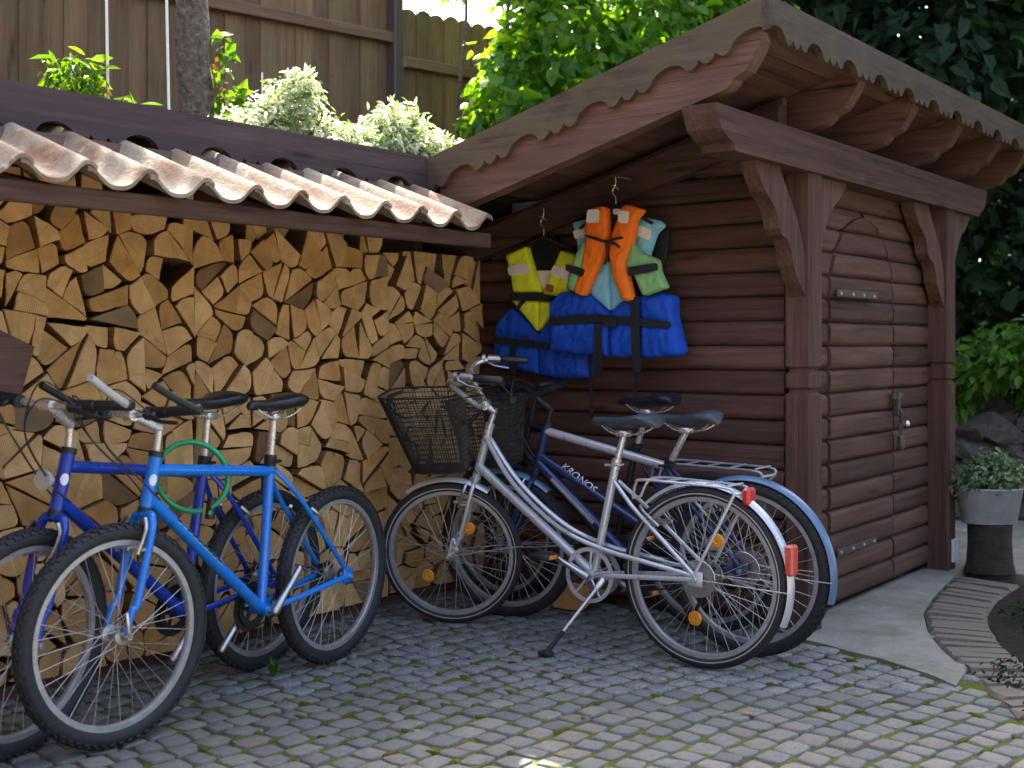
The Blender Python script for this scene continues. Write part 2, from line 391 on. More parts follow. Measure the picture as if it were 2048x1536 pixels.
# ------------------------------------------------------------------ mesh helpers
class MB:
    """collects shapes for one mesh"""
    def __init__(self):
        self.v = []; self.f = []; self.mi = []; self.k = 0
    def add(self, verts, faces, mi=0):
        b = len(self.v)
        self.v.extend(tuple(p) for p in verts)
        for f in faces:
            self.f.append(tuple(i + b for i in f)); self.mi.append(mi)
        return self
    def box(self, x0, x1, y0, y1, z0, z1, mi=0):
        v = [(x, y, z) for x in (x0, x1) for y in (y0, y1) for z in (z0, z1)]
        return self.add(v, [(0, 1, 3, 2), (4, 6, 7, 5), (0, 4, 5, 1), (2, 3, 7, 6), (0, 2, 6, 4), (1, 5, 7, 3)], mi)
    def cbox(self, x0, x1, y0, y1, z0, z1, c=0.004, mi=0):
        """box with chamfered long edges"""
        pts = []
        for (sx, sy, sz) in [(a, b, d) for a in (0, 1) for b in (0, 1) for d in (0, 1)]:
            X = (x0, x1)[sx]; Y = (y0, y1)[sy]; Z = (z0, z1)[sz]
            dx = c if sx == 0 else -c; dy = c if sy == 0 else -c; dz = c if sz == 0 else -c
            pts.append(((X, Y + dy, Z + dz), (X + dx, Y, Z + dz), (X + dx, Y + dy, Z)))
        bm = bmesh.new()
        for t in pts:
            for p in t:
                bm.verts.new(p)
        r = bmesh.ops.convex_hull(bm, input=bm.verts)
        bm.verts.index_update()
        self.add([w.co[:] for w in bm.verts], [[w.index for w in f.verts] for f in bm.faces], mi)
        bm.free()
        return self
    def tube(self, pts, r, n=8, closed=False, mi=0, cap=True, up=None):
        P = [Vector(p) for p in pts]
        m = len(P)
        rr = list(r) if isinstance(r, (list, tuple)) else [r] * m
        T = []
        for i in range(m):
            if closed:
                t = P[(i + 1) % m] - P[i - 1]
            else:
                t = P[min(i + 1, m - 1)] - P[max(i - 1, 0)]
            T.append(t.normalized())
        a = Vector(up) if up else (Vector((0, 0, 1)) if abs(T[0].z) < 0.9 else Vector((1, 0, 0)))
        u = (a - T[0] * a.dot(T[0])).normalized()
        vs = []
        for i in range(m):
            u = (u - T[i] * u.dot(T[i]))
            u = u.normalized() if u.length > 1e-6 else T[i].orthogonal().normalized()
            w = T[i].cross(u)
            for j in range(n):
                q = 2 * math.pi * j / n
                vs.append(P[i] + (u * math.cos(q) + w * math.sin(q)) * rr[i])
        fs = []
        for i in range(m if closed else m - 1):
            i2 = (i + 1) % m
            for j in range(n):
                j2 = (j + 1) % n
                fs.append((i * n + j, i * n + j2, i2 * n + j2, i2 * n + j))
        if cap and not closed:
            fs.append(tuple(range(n))[::-1]); fs.append(tuple((m - 1) * n + j for j in range(n)))
        return self.add(vs, fs, mi)
    def prism(self, poly, axis, a0, a1, mi=0):
        """extrude a 2-D outline along an axis; poly gives the two other coordinates in order"""
        n = len(poly)
        def P(p, a):
            return {'x': (a, p[0], p[1]), 'y': (p[0], a, p[1]), 'z': (p[0], p[1], a)}[axis]
        v = [P(p, a0) for p in poly] + [P(p, a1) for p in poly]
        f = [tuple(range(n))[::-1], tuple(range(n, 2 * n))]
        f += [(i, (i + 1) % n, n + (i + 1) % n, n + i) for i in range(n)]
        return self.add(v, f, mi)
    def loft(self, sections, mi=0, cap=True):
        n = len(sections[0]); v = [p for s in sections for p in s]; f = []
        for i in range(len(sections) - 1):
            for j in range(n):
                j2 = (j + 1) % n
                f.append((i * n + j, i * n + j2, (i + 1) * n + j2, (i + 1) * n + j))
        if cap:
            f.append(tuple(range(n))[::-1]); f.append(tuple((len(sections) - 1) * n + j for j in range(n)))
        return self.add(v, f, mi)
    def ring(self, c, axis, R0, prof, n=48, a0=0.0, a1=2 * math.pi, mi=0):
        """revolve a closed profile [(radial offset, axial offset)] about an axis (unit vector) through c"""
        ax = Vector(axis).normalized(); u = ax.orthogonal().normalized()
        if abs(ax.z) < 0.5:
            u = (Vector((0, 0, 1)) - ax * ax.z).normalized()
        w = ax.cross(u); c = Vector(c)
        full = abs(a1 - a0 - 2 * math.pi) < 1e-6
        m = n if full else n + 1; k = len(prof); v = []
        for i in range(m):
            q = a0 + (a1 - a0) * i / n
            d = u * math.cos(q) + w * math.sin(q)
            for (pr, pa) in prof:
                v.append(c + d * (R0 + pr) + ax * pa)
        f = []
        for i in range(n):
            i2 = (i + 1) % m
            for j in range(k):
                j2 = (j + 1) % k
                f.append((i * k + j, i * k + j2, i2 * k + j2, i2 * k + j))
        if not full:
            f.append(tuple(range(k))[::-1]); f.append(tuple((m - 1) * k + j for j in range(k)))
        return self.add(v, f, mi)
    def mesh(self, name, mats, smooth=False, angle=None):
        me = bpy.data.meshes.new(name)
        me.from_pydata(self.v, [], self.f)
        mats = mats if isinstance(mats, (list, tuple)) else [mats]
        for m in mats:
            me.materials.append(M[m] if isinstance(m, str) else m)
        if len(mats) > 1:
            me.polygons.foreach_set('material_index', self.mi)
        bm = bmesh.new(); bm.from_mesh(me)
        bmesh.ops.recalc_face_normals(bm, faces=bm.faces)
        if smooth:
            lim = R(angle or 40)
            for f in bm.faces:
                f.smooth = True
            for e in bm.edges:
                if len(e.link_faces) == 2 and e.calc_face_angle(0) > lim:
                    e.smooth = False
        bm.to_mesh(me); bm.free()
        me.update()
        return me

def link(o, parent=None, world=False):
    COL.objects.link(o)
    if parent:
        o.parent = parent
        if world:
            o.matrix_parent_inverse = Matrix.Translation(-Vector(parent.location))
    return o

def obj(name, mb, mats, parent=None, smooth=False, world=False, angle=None):
    me = mb.mesh(name, mats, smooth, angle) if isinstance(mb, MB) else mb
    return link(bpy.data.objects.new(name, me), parent, world)

def tag(o, label=None, cat=None, group=None, kind=None):
    if label: o['label'] = label
    if cat: o['category'] = cat
    if group: o['group'] = group
    if kind: o['kind'] = kind
    return o

def thing(name, label, cat, loc=(0, 0, 0), rot=(0, 0, 0), group=None):
    o = bpy.data.objects.new(name, None)
    o.empty_display_size = 0.1
    COL.objects.link(o)
    o.location = loc; o.rotation_euler = rot
    return tag(o, label, cat, group)

def struct(name, mb, mat, smooth=False):
    return tag(obj(name, mb, mat, smooth=smooth), kind='structure')

def bez(pts, n=8):
    """smooth curve through points (Catmull-Rom)"""
    P = [Vector(p) for p in pts]; out = []
    for i in range(len(P) - 1):
        p0 = P[max(i - 1, 0)]; p1 = P[i]; p2 = P[i + 1]; p3 = P[min(i + 2, len(P) - 1)]
        for k in range(n):
            t = k / n
            out.append(0.5 * ((2 * p1) + (-p0 + p2) * t + (2 * p0 - 5 * p1 + 4 * p2 - p3) * t * t + (-p0 + 3 * p1 - 3 * p2 + p3) * t ** 3))
    out.append(P[-1])
    return out

# leaf clumps -----------------------------------------------------------------
def leaf_mesh(mb, centres, n, size, seed, width=0.5, droop=0.3, shell=0.55, fold=0.25, zbias=0.4, heart=False):
    """n leaves spread through ellipsoids [(cx,cy,cz,rx,ry,rz)]"""
    rng = np.random.default_rng(seed)
    C = np.array(centres, float)
    vol = np.prod(C[:, 3:], axis=1) ** 0.75
    idx = rng.choice(len(C), n, p=vol / vol.sum())
    d = rng.normal(size=(n, 3)); d /= np.linalg.norm(d, axis=1)[:, None]
    rad = (shell + (1 - shell) * rng.random(n)) * (rng.random(n) ** 0.12) * (1 + 0.12 * rng.normal(size=n))
    P = C[idx, :3] + d * C[idx, 3:] * rad[:, None]
    nor = d * 0.7 + rng.normal(size=(n, 3)) * 0.55; nor[:, 2] += zbias
    nor /= np.linalg.norm(nor, axis=1)[:, None]
    t = d * np.array([1, 1, 0.3]) + rng.normal(size=(n, 3)) * 0.6; t[:, 2] -= droop
    t -= nor * np.sum(t * nor, axis=1)[:, None]
    t /= np.linalg.norm(t, axis=1)[:, None] + 1e-9
    s = np.cross(nor, t)
    L = size * (0.6 + 0.7 * rng.random(n))[:, None]
    W = L * width
    if heart:
        shape = [(0, 0, 0), (-0.95, 0.02, 0.10), (-0.9, 0.5, 0.07), (0, 1.0, -0.1), (0.9, 0.5, 0.07), (0.95, 0.02, 0.10)]
    else:
        shape = [(0, 0, 0), (-0.75, 0.3, 0.06), (-0.7, 0.62, 0.05), (0, 1.0, -0.08), (0.7, 0.62, 0.05), (0.75, 0.3, 0.06)]
    V = np.stack([P + s * W * (a * 0.5) + t * L * b + nor * L * c * (fold / 0.25) for a, b, c in shape], axis=1).reshape(-1, 3)
    b0 = len(mb.v)
    mb.v.extend(map(tuple, V.tolist()))
    for i in range(n):
        k = b0 + 6 * i
        mb.f.append((k, k + 1, k + 2, k + 3)); mb.f.append((k, k + 3, k + 4, k + 5))
        mb.mi.append(0); mb.mi.append(0)
    return mb

def raw_mesh(mb, name, mat):
    me = bpy.data.meshes.new(name)
    me.from_pydata(mb.v, [], mb.f)
    me.materials.append(M[mat]); me.update()
    return me

rnd = random.Random(7)

# ================================================================== THE SETTING
mb = MB(); mb.add([(-150, -150, -0.075), (150, -150, -0.075), (150, 150, -0.075), (-150, 150, -0.075)], [(0, 1, 2, 3)])
struct('ground', mb, 'yard')

# raised planting bed behind and above the wood store (a terrace held by boards)
mb = MB()
mb.box(-6, 3.995, 3.56, 4.45, 1.905, 1.94)
mb.box(3.995, 4.9, 3.57, 4.45, 1.905, 1.94)  # slab added to stop sky light leaking onto the pile
mb.box(-6, 30, 4.45, 40, -0.07, 1.94)
mb.box(4.9, 30, 3.75, 4.45, -0.07, 1.94)
terrace = struct('planting_terrace', mb, 'soil')
mb = MB(); mb.box(-6, 4.9, 4.35, 4.44, -0.07, 1.90)
struct('retaining_wall', mb, 'concrete')

# concrete apron at the shed door
SLAB = [(4.74, 2.23), (4.64, 2.06), (4.62, 1.97), (4.57, 1.85), (4.54, 1.72), (4.43, 1.49), (4.34, 1.37),
        (4.553, 1.400), (4.796, 1.565), (5.054, 1.71), (5.423, 1.855), (5.778, 1.93), (6.423, 2.03), (6.75, 2.06), (6.75, 2.23)]
mb = MB(); mb.prism(SLAB, 'z', -0.06, 0.006)
struct('concrete_apron', mb, 'concrete')

# cobbled yard ----------------------------------------------------------------
FW = Vector((0.794, 0.6079)); RT = Vector((0.6079, -0.794))
mb = MB()
nx = 120; v = []; f = []
for i in range(nx + 1):
    for j in range(nx + 1):
        X = 0.2 + 5.0 * i / nx; Y = -1.2 + 5.3 * j / nx
        v.append((X, Y, -0.007 + 0.004 * math.sin(X * 31 + Y * 17) * math.sin(Y * 29 - X * 11)))
f = [(i * (nx + 1) + j, (i + 1) * (nx + 1) + j, (i + 1) * (nx + 1) + j + 1, i * (nx + 1) + j + 1) for i in range(nx) for j in range(nx)]
mb.add(v, f)
paving = struct('cobblestone_paving', mb, 'joint', smooth=True)

def sett_mesh(seed):
    """one rounded granite sett, unit size about 1 x 1, top at z = 0"""
    r = random.Random(seed)
    m = 12; out = []
    base = []
    for k in range(m):
        a = 2 * math.pi * k / m
        c, s = math.cos(a), math.sin(a)
        e = 0.32
        x = math.copysign(abs(c) ** e, c) * 0.5; y = math.copysign(abs(s) ** e, s) * 0.5
        base.append((x * (1 + r.uniform(-0.09, 0.05)), y * (1 + r.uniform(-0.09, 0.05))))
    sk = r.uniform(-0.12, 0.12); sk2 = r.uniform(-0.12, 0.12)
    base = [(x + sk * y, y + sk2 * x) for x, y in base]
    b = MB()
    secs = []
    for sc, z in ((1.0, -0.06), (1.0, -0.009), (0.975, -0.003), (0.90, -0.0003)):
        secs.append([(x * sc, y * sc, z) for x, y in base])
    n = m
    b.loft(secs, cap=False)
    ci = len(b.v); b.v.append((r.uniform(-.1, .1), r.uniform(-.1, .1), r.uniform(0.0, 0.002)))
    for j in range(n):
        b.f.append((3 * n + j, 3 * n + (j + 1) % n, ci)); b.mi.append(0)
    return b
sett_mb = [sett_mesh(100 + i) for i in range(14)]
sett_me = [b.mesh('cobble', 'cobble', True, 60) for b in sett_mb]

def inside(poly, x, y):
    c = False; n = len(poly)
    for i in range(n):
        x1, y1 = poly[i]; x2, y2 = poly[i - 1]
        if (y1 > y) != (y2 > y) and x < (x2 - x1) * (y - y1) / (y2 - y1) + x1:
            c = not c
    return c
BRICK_IN = [(6.423, 2.02), (5.778, 1.921), (5.423, 1.847), (5.054, 1.701), (4.796, 1.556), (4.553, 1.387), (4.355, 1.267), (4.118, 1.12), (3.9, 0.9), (3.72, 0.55)]
BRICK_OUT = [(6.34, 1.689), (5.943, 1.68), (5.561, 1.62), (5.265, 1.52), (5.021, 1.40), (4.818, 1.27), (4.60, 1.13), (4.36, 0.95), (4.12, 0.75), (3.98, 0.45)]
KEEP_OUT = SLAB
BRICKZONE = BRICK_IN + BRICK_OUT[::-1]
BEDZONE = BRICK_OUT + [(3.9, -1.5), (8, -1.5), (8, 1.69)]
setts = []
rc = random.Random(21)
GA = R(-5)
U = Vector((math.cos(GA), math.sin(GA))); W2 = Vector((-math.sin(GA), math.cos(GA)))
vv = -2.0
while vv < 5.0:
    hgt = rc.uniform(0.086, 0.105)
    u = -0.3 + rc.uniform(0, 0.1)
    while u < 5.8:
        w = rc.uniform(0.078, 0.115)
        uu = u + w / 2
        vc = vv + hgt / 2 + 0.045 * math.sin(uu * 2.3 + 0.4)
        p = U * uu + W2 * vc
        ang = GA + math.atan(0.1035 * math.cos(uu * 2.3 + 0.4))
        if 0.3 < p.x < 5.1 and -1.1 < p.y < 4.0 and not inside(SLAB, p.x, p.y) and not inside(BRICKZONE, p.x, p.y) and not inside(BEDZONE, p.x, p.y) and not (p.x > 4.77 and p.y > 2.1):
            setts.append((p.x, p.y, ang + rc.uniform(-.10, .10), w - rc.uniform(0.006, 0.014), hgt - rc.uniform(0.005, 0.014), rc.uniform(-0.003, 0.003), rc.randrange(14), rc.uniform(-.025, .025), rc.uniform(-.025, .025)))
        u += w
    vv += hgt
def in_view(x, y):
    d = x * FW.x + y * FW.y; l = x * RT.x + y * RT.y
    return d > 3.35 and abs(l / d) < 0.43 and y < 3.75
seen = sorted([s for s in setts if in_view(s[0], s[1])], key=lambda s: s[0] * FW.x + s[1] * FW.y)
near = set(id(s) for s in seen[:300])
rest = MB()
for s in setts:
    x, y, a, w, h, z, k, tx, ty = s
    Mx = Matrix.Translation((x, y, z)) @ Matrix.Rotation(a, 4, 'Z') @ Matrix.Rotation(tx, 4, 'X') @ Matrix.Rotation(ty, 4, 'Y') @ Matrix.Diagonal((w, h, 1, 1))
    if id(s) in near:
        o = bpy.data.objects.new('cobble', sett_me[k]); link(o, paving); o.matrix_local = Mx
    else:
        b = sett_mb[k]
        rest.add([Mx @ Vector(p) for p in b.v], b.f)
o = obj('cobble_field', rest, 'cobble', paving, True, angle=60)
tag(o, kind='stuff')
# cushions of moss in the joints
ms = MB(); rm = random.Random(17)
for s in setts:
    if rm.random() < .42 * max(0, math.sin(s[0] * 2.1 + 1) * math.sin(s[1] * 2.6 + .5) + .55):
        c, q = math.cos(s[2]), math.sin(s[2]); sx_, sy_ = rm.choice(((-1, -1), (1, -1), (-1, 1), (1, 1)))
        lx, ly = sx_ * (s[3] / 2 + .004) * rm.uniform(.5, 1), sy_ * (s[4] / 2 + .004)
        px_, py_ = s[0] + c * lx - q * ly, s[1] + q * lx + c * ly
        L = rm.uniform(.016, .045); W = rm.uniform(.007, .014); m = 9; base = len(ms.v); a0 = s[2] + (0 if rm.random() < .7 else 1.57)
        for ring_, (k, z) in enumerate(((1, -.008), (.85, .001), (.45, .005))):
            for i in range(m):
                a = 2 * math.pi * i / m; r1 = k * rm.uniform(.75, 1.2)
                x, y = math.cos(a) * L * r1, math.sin(a) * W * r1
                ms.v.append((px_ + x * math.cos(a0) - y * math.sin(a0), py_ + x * math.sin(a0) + y * math.cos(a0), z + rm.uniform(-.001, .001)))
        for r1 in range(2):
            for i in range(m):
                j = (i + 1) % m; ms.f.append((base + r1 * m + i, base + r1 * m + j, base + (r1 + 1) * m + j, base + (r1 + 1) * m + i)); ms.mi.append(0)
        ms.f.append(tuple(base + 2 * m + i for i in range(m))); ms.mi.append(0)
tag(obj('moss', ms, 'moss', paving, True, angle=80), kind='stuff')

# brick-on-edge border ---------------------------------------------------------
mb = MB(); mb.prism(BRICKZONE, 'z', -0.05, -0.006)
path = struct('brick_edging_path', mb, 'joint')
brick_mb = MB(); brick_mb.cbox(-0.5, 0.5, -0.5, 0.5, -0.05, 0.0, 0.02)
bm_me = []
for i in range(5):
    b = MB(); r = random.Random(i)
    b.cbox(-0.5, 0.5, -0.5, 0.5, -0.05, 0.0, 0.035)
    b.v = [(x + r.uniform(-.03, .03), y + r.uniform(-.03, .03), z + r.uniform(-.002, .002)) for x, y, z in b.v]
    bm_me.append(b.mesh('brick', 'brick'))
def polyline_at(P, t):
    seg = [math.dist(P[i], P[i + 1]) for i in range(len(P) - 1)]; tot = sum(seg); q = t * tot
    for i, s in enumerate(seg):
        if q <= s or i == len(seg) - 1:
            k = min(1, q / s); return (P[i][0] + (P[i + 1][0] - P[i][0]) * k, P[i][1] + (P[i + 1][1] - P[i][1]) * k)
        q -= s
nb = 34; rb = random.Random(3)
for i in range(nb):
    a = polyline_at(BRICK_IN, (i + 0.5) / nb); b = polyline_at(BRICK_OUT, (i + 0.5) / nb)
    a2 = polyline_at(BRICK_IN, (i + 1) / nb); a1 = polyline_at(BRICK_IN, i / nb)
    b2 = polyline_at(BRICK_OUT, (i + 1) / nb); b1 = polyline_at(BRICK_OUT, i / nb)
    w = 0.5 * (math.dist(a1, a2) + math.dist(b1, b2)) - 0.012
    L = math.dist(a, b) - 0.01
    o = bpy.data.objects.new('brick', bm_me[i % 5]); link(o, path)
    o.location = ((a[0] + b[0]) / 2, (a[1] + b[1]) / 2, 0.008 + rb.uniform(-.005, .006))
    o.rotation_euler = (rb.uniform(-.02, .02), rb.uniform(-.02, .02), math.atan2(b[1] - a[1], b[0] - a[0]) + rb.uniform(-.03, .03))
    o.scale = (L, max(0.05, min(w, 0.14)), 1)

# dark flower bed beside the brick edging and the raised ground on the far right
mb = MB()
mb.prism(BEDZONE[:10] + [(3.9, -1.5), (9.5, -1.5), (9.5, 1.69)], 'z', -0.06, -0.004)
struct('flower_bed', mb, 'soil')
mb = MB(); mb.box(6.72, 9.8, 1.69, 3.7, -0.07, -0.01)
struct('side_path', mb, 'concrete')
mb = MB(); mb.add([(8.9, 3.8, -0.06), (10.2, 0.2, -0.06), (30, 0.2, -0.06), (30, 3.8, -0.06), (8.9, 3.8, .55), (10.2, 0.2, .55), (30, 0.2, .55), (30, 3.8, .55)],
                  [(0, 1, 2, 3), (4, 5, 6, 7), (0, 1, 5, 4), (1, 2, 6, 5), (2, 3, 7, 6), (3, 0, 4, 7)])
struct('raised_bank', mb, 'soil')

# ================================================================== GARDEN SHED
SX = 4.80      # face of the side wall
SY = 2.21      # face of the door wall
shed = thing('garden_shed', 'brown timber shed with half-log walls, arched door and scalloped roof boards', 'shed', (5.7, 2.9, 0))
def part(name, mb, mat, parent=shed, smooth=False, angle=None):
    return obj(name, mb, mat, parent, smooth, world=(parent is shed), angle=angle)

PITCH = 0.1055
NP = 9
def prof(k):
    """half-log profile: k in 0..1 up the board -> bulge"""
    return 0.013 * max(0.0, 1 - abs(2 * k - 1) ** 3.2) ** 0.6 - (0.005 if k in (0, 1) else 0)
def half_log(axis, face, z0, lo, hi, h=PITCH, thick=0.03):
    """board along axis ('x' or 'y'); lo/hi are functions of z giving its ends; bulges towards the camera side"""
    b = MB(); ns = 7
    face = face + rnd.uniform(-.002, .002)
    A = []
    for i in range(NP):
        k = i / (NP - 1); z = z0 + 0.0015 + (h - 0.003) * k; g = prof(k)
        l, u = lo(z), hi(z)
        if u - l < 0.002:
            u = l + 0.002
        A.append((z, g, l, u))
    for i, (z, g, l, u) in enumerate(A):
        for j in range(ns + 1):
            t = l + (u - l) * j / ns
            wob = 0.0012 * math.sin(t * 7 + z0 * 50)
            b.v.append((t, face - g, z + wob) if axis == 'x' else (face - g, t, z + wob))
    base = len(b.v)
    for i, (z, g, l, u) in enumerate(A):
        for t in (l, u):
            b.v.append((t, face + thick, z) if axis == 'x' else (face + thick, t, z))
    for i in range(NP - 1):
        for j in range(ns):
            q = i * (ns + 1) + j
            b.f.append((q, q + 1, q + ns + 2, q + ns + 1)); b.mi.append(0)
        for e in (0, 1):
            q = i * (ns + 1) + (0 if e == 0 else ns)
            b.f.append((q, q + ns + 1, base + 2 * (i + 1) + e, base + 2 * i + e)); b.mi.append(0)
    for i in (0, NP - 1):
        q = i * (ns + 1)
        b.f.append(tuple(q + j for j in range(ns + 1)) + (base + 2 * i + 1, base + 2 * i)); b.mi.append(0)
    return b

# side wall with the life vests
WALL_TOP = lambda y: 2.08 - 0.275 * (y - 2.1)
back = MB(); back.box(SX + 0.031, SX + 0.06, 2.26, 4.30, 0.0, 1.62)
part('wall_lining', back, 'stain_y')
z = 0.03
while z < 1.95:
    yend = 4.28
    # the wall follows the pitch of the roof
    top_y = 2.1 + (2.08 - z) / 0.275
    yend = min(yend, top_y)
    if yend > 2.3:
        part('wall_board', half_log('y', SX, z, lambda q: 2.225, lambda q, e=yend: e), 'stain_y', smooth=True, angle=50)
    z += PITCH

# door wall
DL, DR, DSPR = 5.191, 5.984, 1.40
DC = 0.5 * (DL + DR); DH = 0.5 * (DR - DL)
def half_w(z):
    if z <= DSPR:
        return DH
    q = 1 - ((z - DSPR) / 0.39) ** 2
    return DH * math.sqrt(q) if q > 0 else 0.0
GAP = 0.014
back = MB(); back.box(4.84, 6.62, SY + 0.031, SY + 0.06, 0.04, 1.9)
part('wall_lining', back, 'blackmetal')  # black sheet put behind the boards so the door gap reads as shade
z = 0.035
door_me = MB()
arch = [(DL + .01, 0.05), (DR - .01, 0.05)] + [(DC + (half_w(DSPR + 0.39 * math.sin(a)) - .01) * 1, DSPR + 0.385 * math.sin(a)) for a in [R(t) for t in range(0, 90, 6)]]
arch += [(DC - (half_w(DSPR + 0.39 * math.sin(a)) - .01), DSPR + 0.385 * math.sin(a)) for a in [R(t) for t in range(84, -1, -6)]]
door_me.prism(arch, 'y', SY + 0.012, SY + 0.029)
door = part('door', door_me, 'stain_x')
door['label'] = 'arched plank door with iron strap hinges'
z = 0.028; k = 0
while z < 1.9:
    top = z + PITCH
    if z < DSPR + 0.385:
        b = half_log('x', SY - 0.004, z, lambda q: DC - half_w(q) + GAP, lambda q: DC + half_w(q) - GAP, thick=0.012)
        part('door_board', b, 'stain_x', door, True, 50)
        part('wall_board', half_log('x', SY, z, lambda q: 4.845, lambda q: DC - half_w(q) - GAP), 'stain_x', smooth=True, angle=50)
        part('wall_board', half_log('x', SY, z, lambda q: DC + half_w(q) + GAP, lambda q: 6.62), 'stain_x', smooth=True, angle=50)
    else:
        part('wall_board', half_log('x', SY, z, lambda q: 4.845, lambda q: 6.62), 'stain_x', smooth=True, angle=50)
    z += PITCH
for hz in (1.425, 0.262):
    hb = MB(); hb.cbox(5.225, 5.70, SY - 0.042, SY - 0.033, hz - 0.017, hz + 0.017, 0.003)
    h = part('hinge_strap', hb, 'iron', door)
    for hx in (5.26, 5.40, 5.53, 5.655):
        s = MB(); s.ring((hx, SY - 0.042, hz), (0, 1, 0), 0.0, [(0, -0.006), (0.008, -0.004), (0.009, 0.0), (0, 0)], 10)
        part('bolt', s, 'alloy', h, True)
# latch and padlock
lt = MB(); lt.cbox(5.90, 6.02, SY - 0.052, SY - 0.03, 0.925, 0.955, 0.004); lt.cbox(5.93, 5.955, SY - 0.062, SY - 0.03, 0.84, 0.96, 0.004)
lt.tube([(5.94, SY - 0.055, 0.90), (5.945, SY - 0.07, 0.86), (5.96, SY - 0.06, 0.80)], 0.007, 6)
latch = part('latch', lt, 'iron', door)
pk = MB(); pk.tube(bez([(5.955, SY - .06, 0.74), (5.953, SY - .06, 0.80), (5.965, SY - .06, 0.82), (5.98, SY - .06, 0.80), (5.98, SY - .06, 0.74)], 5), 0.004, 6)
pk.cbox(5.942, 5.994, SY - 0.072, SY - 0.046, 0.675, 0.745, 0.006)
part('padlock', pk, 'iron', latch, True)
kn = MB(); kn.ring((6.045, SY - 0.045, 0.80), (0, 1, 0), 0.0, [(0, -0.03), (0.012, -0.028), (0.017, -0.018), (0.009, 0.0), (0.009, 0.02), (0, 0.02)], 14)
part('knob', kn, 'chrome', latch, True)

# posts with turned grooves
def post(cx, cy, z0, z1, a):
    b = MB(); secs = []
    def sec(h, c, z):
        return [(cx + x, cy + y, z) for x, y in ((-h, -h + c), (-h + c, -h), (h - c, -h), (h, -h + c), (h, h - c), (h - c, h), (-h + c, h), (-h, h - c))]
    H = a / 2
    for zz, h in ((z0, H), (z0 + .01, H), (0.985, H), (0.997, H - 0.013), (1.007, H - 0.013), (1.018, H - .001), (1.072, H - .001), (1.083, H - 0.013), (1.093, H - 0.013), (1.105, H), (z1, H)):
        secs.append(sec(h, 0.011, zz))
    return b.loft(secs)
for cx in (4.814, 6.56):
    part('post', post(cx, 2.15, -0.005 if cx < 5 else 0.008, 1.905, 0.12), 'stain_z')
sk = MB(); sk.cbox(6.585, 6.61, 2.07, 2.089, 0.045, 0.165, 0.004); sk.cbox(6.535, 6.6, 2.075, 2.089, 0.045, 0.165, 0.003)
sock = part('socket_box', sk, 'white_plastic')
sock['label'] = 'small white outdoor socket box on the post foot'

# beam across the posts with shaped ends
be = MB()
bp = [(3.905, 2.06), (3.915, 2.03), (3.945, 1.975), (4.0, 1.945), (4.04, 1.935), (4.055, 1.908), (4.075, 1.905), (6.98, 1.905), (7.0, 1.925), (7.05, 1.945), (7.10, 1.99), (7.12, 2.06)]
be.prism(bp, 'y', 2.075, 2.215)
part('beam', be, 'stain_x')
# curved knee braces
BR_OPEN = [(0.25, 0.0), (0.46, 0.0), (0.45, 0.03), (0.375, 0.11), (0.29, 0.165), (0.262, 0.205), (0.255, 0.245), (0.225, 0.27), (0.175, 0.285), (0.14, 0.325), (0.12, 0.385), (0.08, 0.435), (0.03, 0.485), (0.0, 0.51), (0.0, 0.37), (0.03, 0.285), (0.085, 0.19)]
BR_SOLID = [(0.0, 0.0), (0.31, 0.0), (0.30, 0.025), (0.235, 0.075), (0.165, 0.115), (0.12, 0.16), (0.085, 0.205), (0.06, 0.26), (0.01, 0.335), (0.0, 0.345)]
for cx in (4.814, 6.56):
    for s in (-1, 1):
        br = MB()
        pts = [(cx + s * (0.0605 + u), 1.903 - w) for u, w in (BR_OPEN if s < 0 else BR_SOLID)]
        br.prism(pts, 'y', 2.112, 2.178)
        part('brace', br, 'stain_z')

# roof ------------------------------------------------------------------------
RX0, RX1, RY0, RY1 = 4.0, 7.45, 1.955, 3.56
def rz(y):
    return 2.43 - 0.275 * (y - 1.93)
def slope_prism(poly_yz, x0, x1):
    b = MB(); b.prism(poly_yz, 'x', x0, x1); return b
# soffit planks seen from below (run across the rafters)
nb = 13
for i in range(nb):
    a = RY0 + (RY1 - RY0) * i / nb; c = RY0 + (RY1 - RY0) * (i + 1) / nb - 0.004
    t = 0.058 + 0.003 * rnd.random()
    part('soffit_board', slope_prism([(a, rz(a) - t - .02), (c, rz(c) - t - .02), (c, rz(c) - 0.04), (a, rz(a) - 0.04)], RX0 + 0.004, RX1), 'stain_x')
part('roof_covering', slope_prism([(RY0, rz(RY0) - 0.038), (RY1, rz(RY1) - 0.038), (RY1, rz(RY1) - 0.004), (RY0, rz(RY0) - 0.004)], RX0, RX1 + 0.02), 'soil')

def scallop(u):
    """depth cut out of the lower edge of a board over one repeat (0..1)"""
    d = 0.0
    q = abs(u - 0.5)
    if q < 0.23:
        d = max(d, 0.052 * math.sqrt(1 - (q / 0.23) ** 2))
    for c, w, h in ((0.10, 0.05, 0.028), (0.90, 0.05, 0.028)):
        q = abs(u - c)
        if q < w:
            d = max(d, h * (1 - q / w) ** .8)
    # rounded lobes between the cut-outs
    if 0.145 < u < 0.27 or 0.73 < u < 0.855:
        m = 0.2075 if u < 0.5 else 0.7925
        d = max(d, 0.012 * (abs(u - m) / 0.0625) ** 2)
    if u < 0.055 or u > 0.945:
        m = min(u, 1 - u); d = max(d, 0.010 * (m / 0.055) ** 2)
    return d
def scalloped(L, height, rep, phase=0.0, step=0.006):
    """outline (s, drop) of a board: top edge straight, bottom edge scalloped"""
    n = int(L / step); bot = []
    for i in range(n + 1):
        s = L * i / n
        bot.append((s, height - scallop((s / rep + phase) % 1.0)))
    return bot
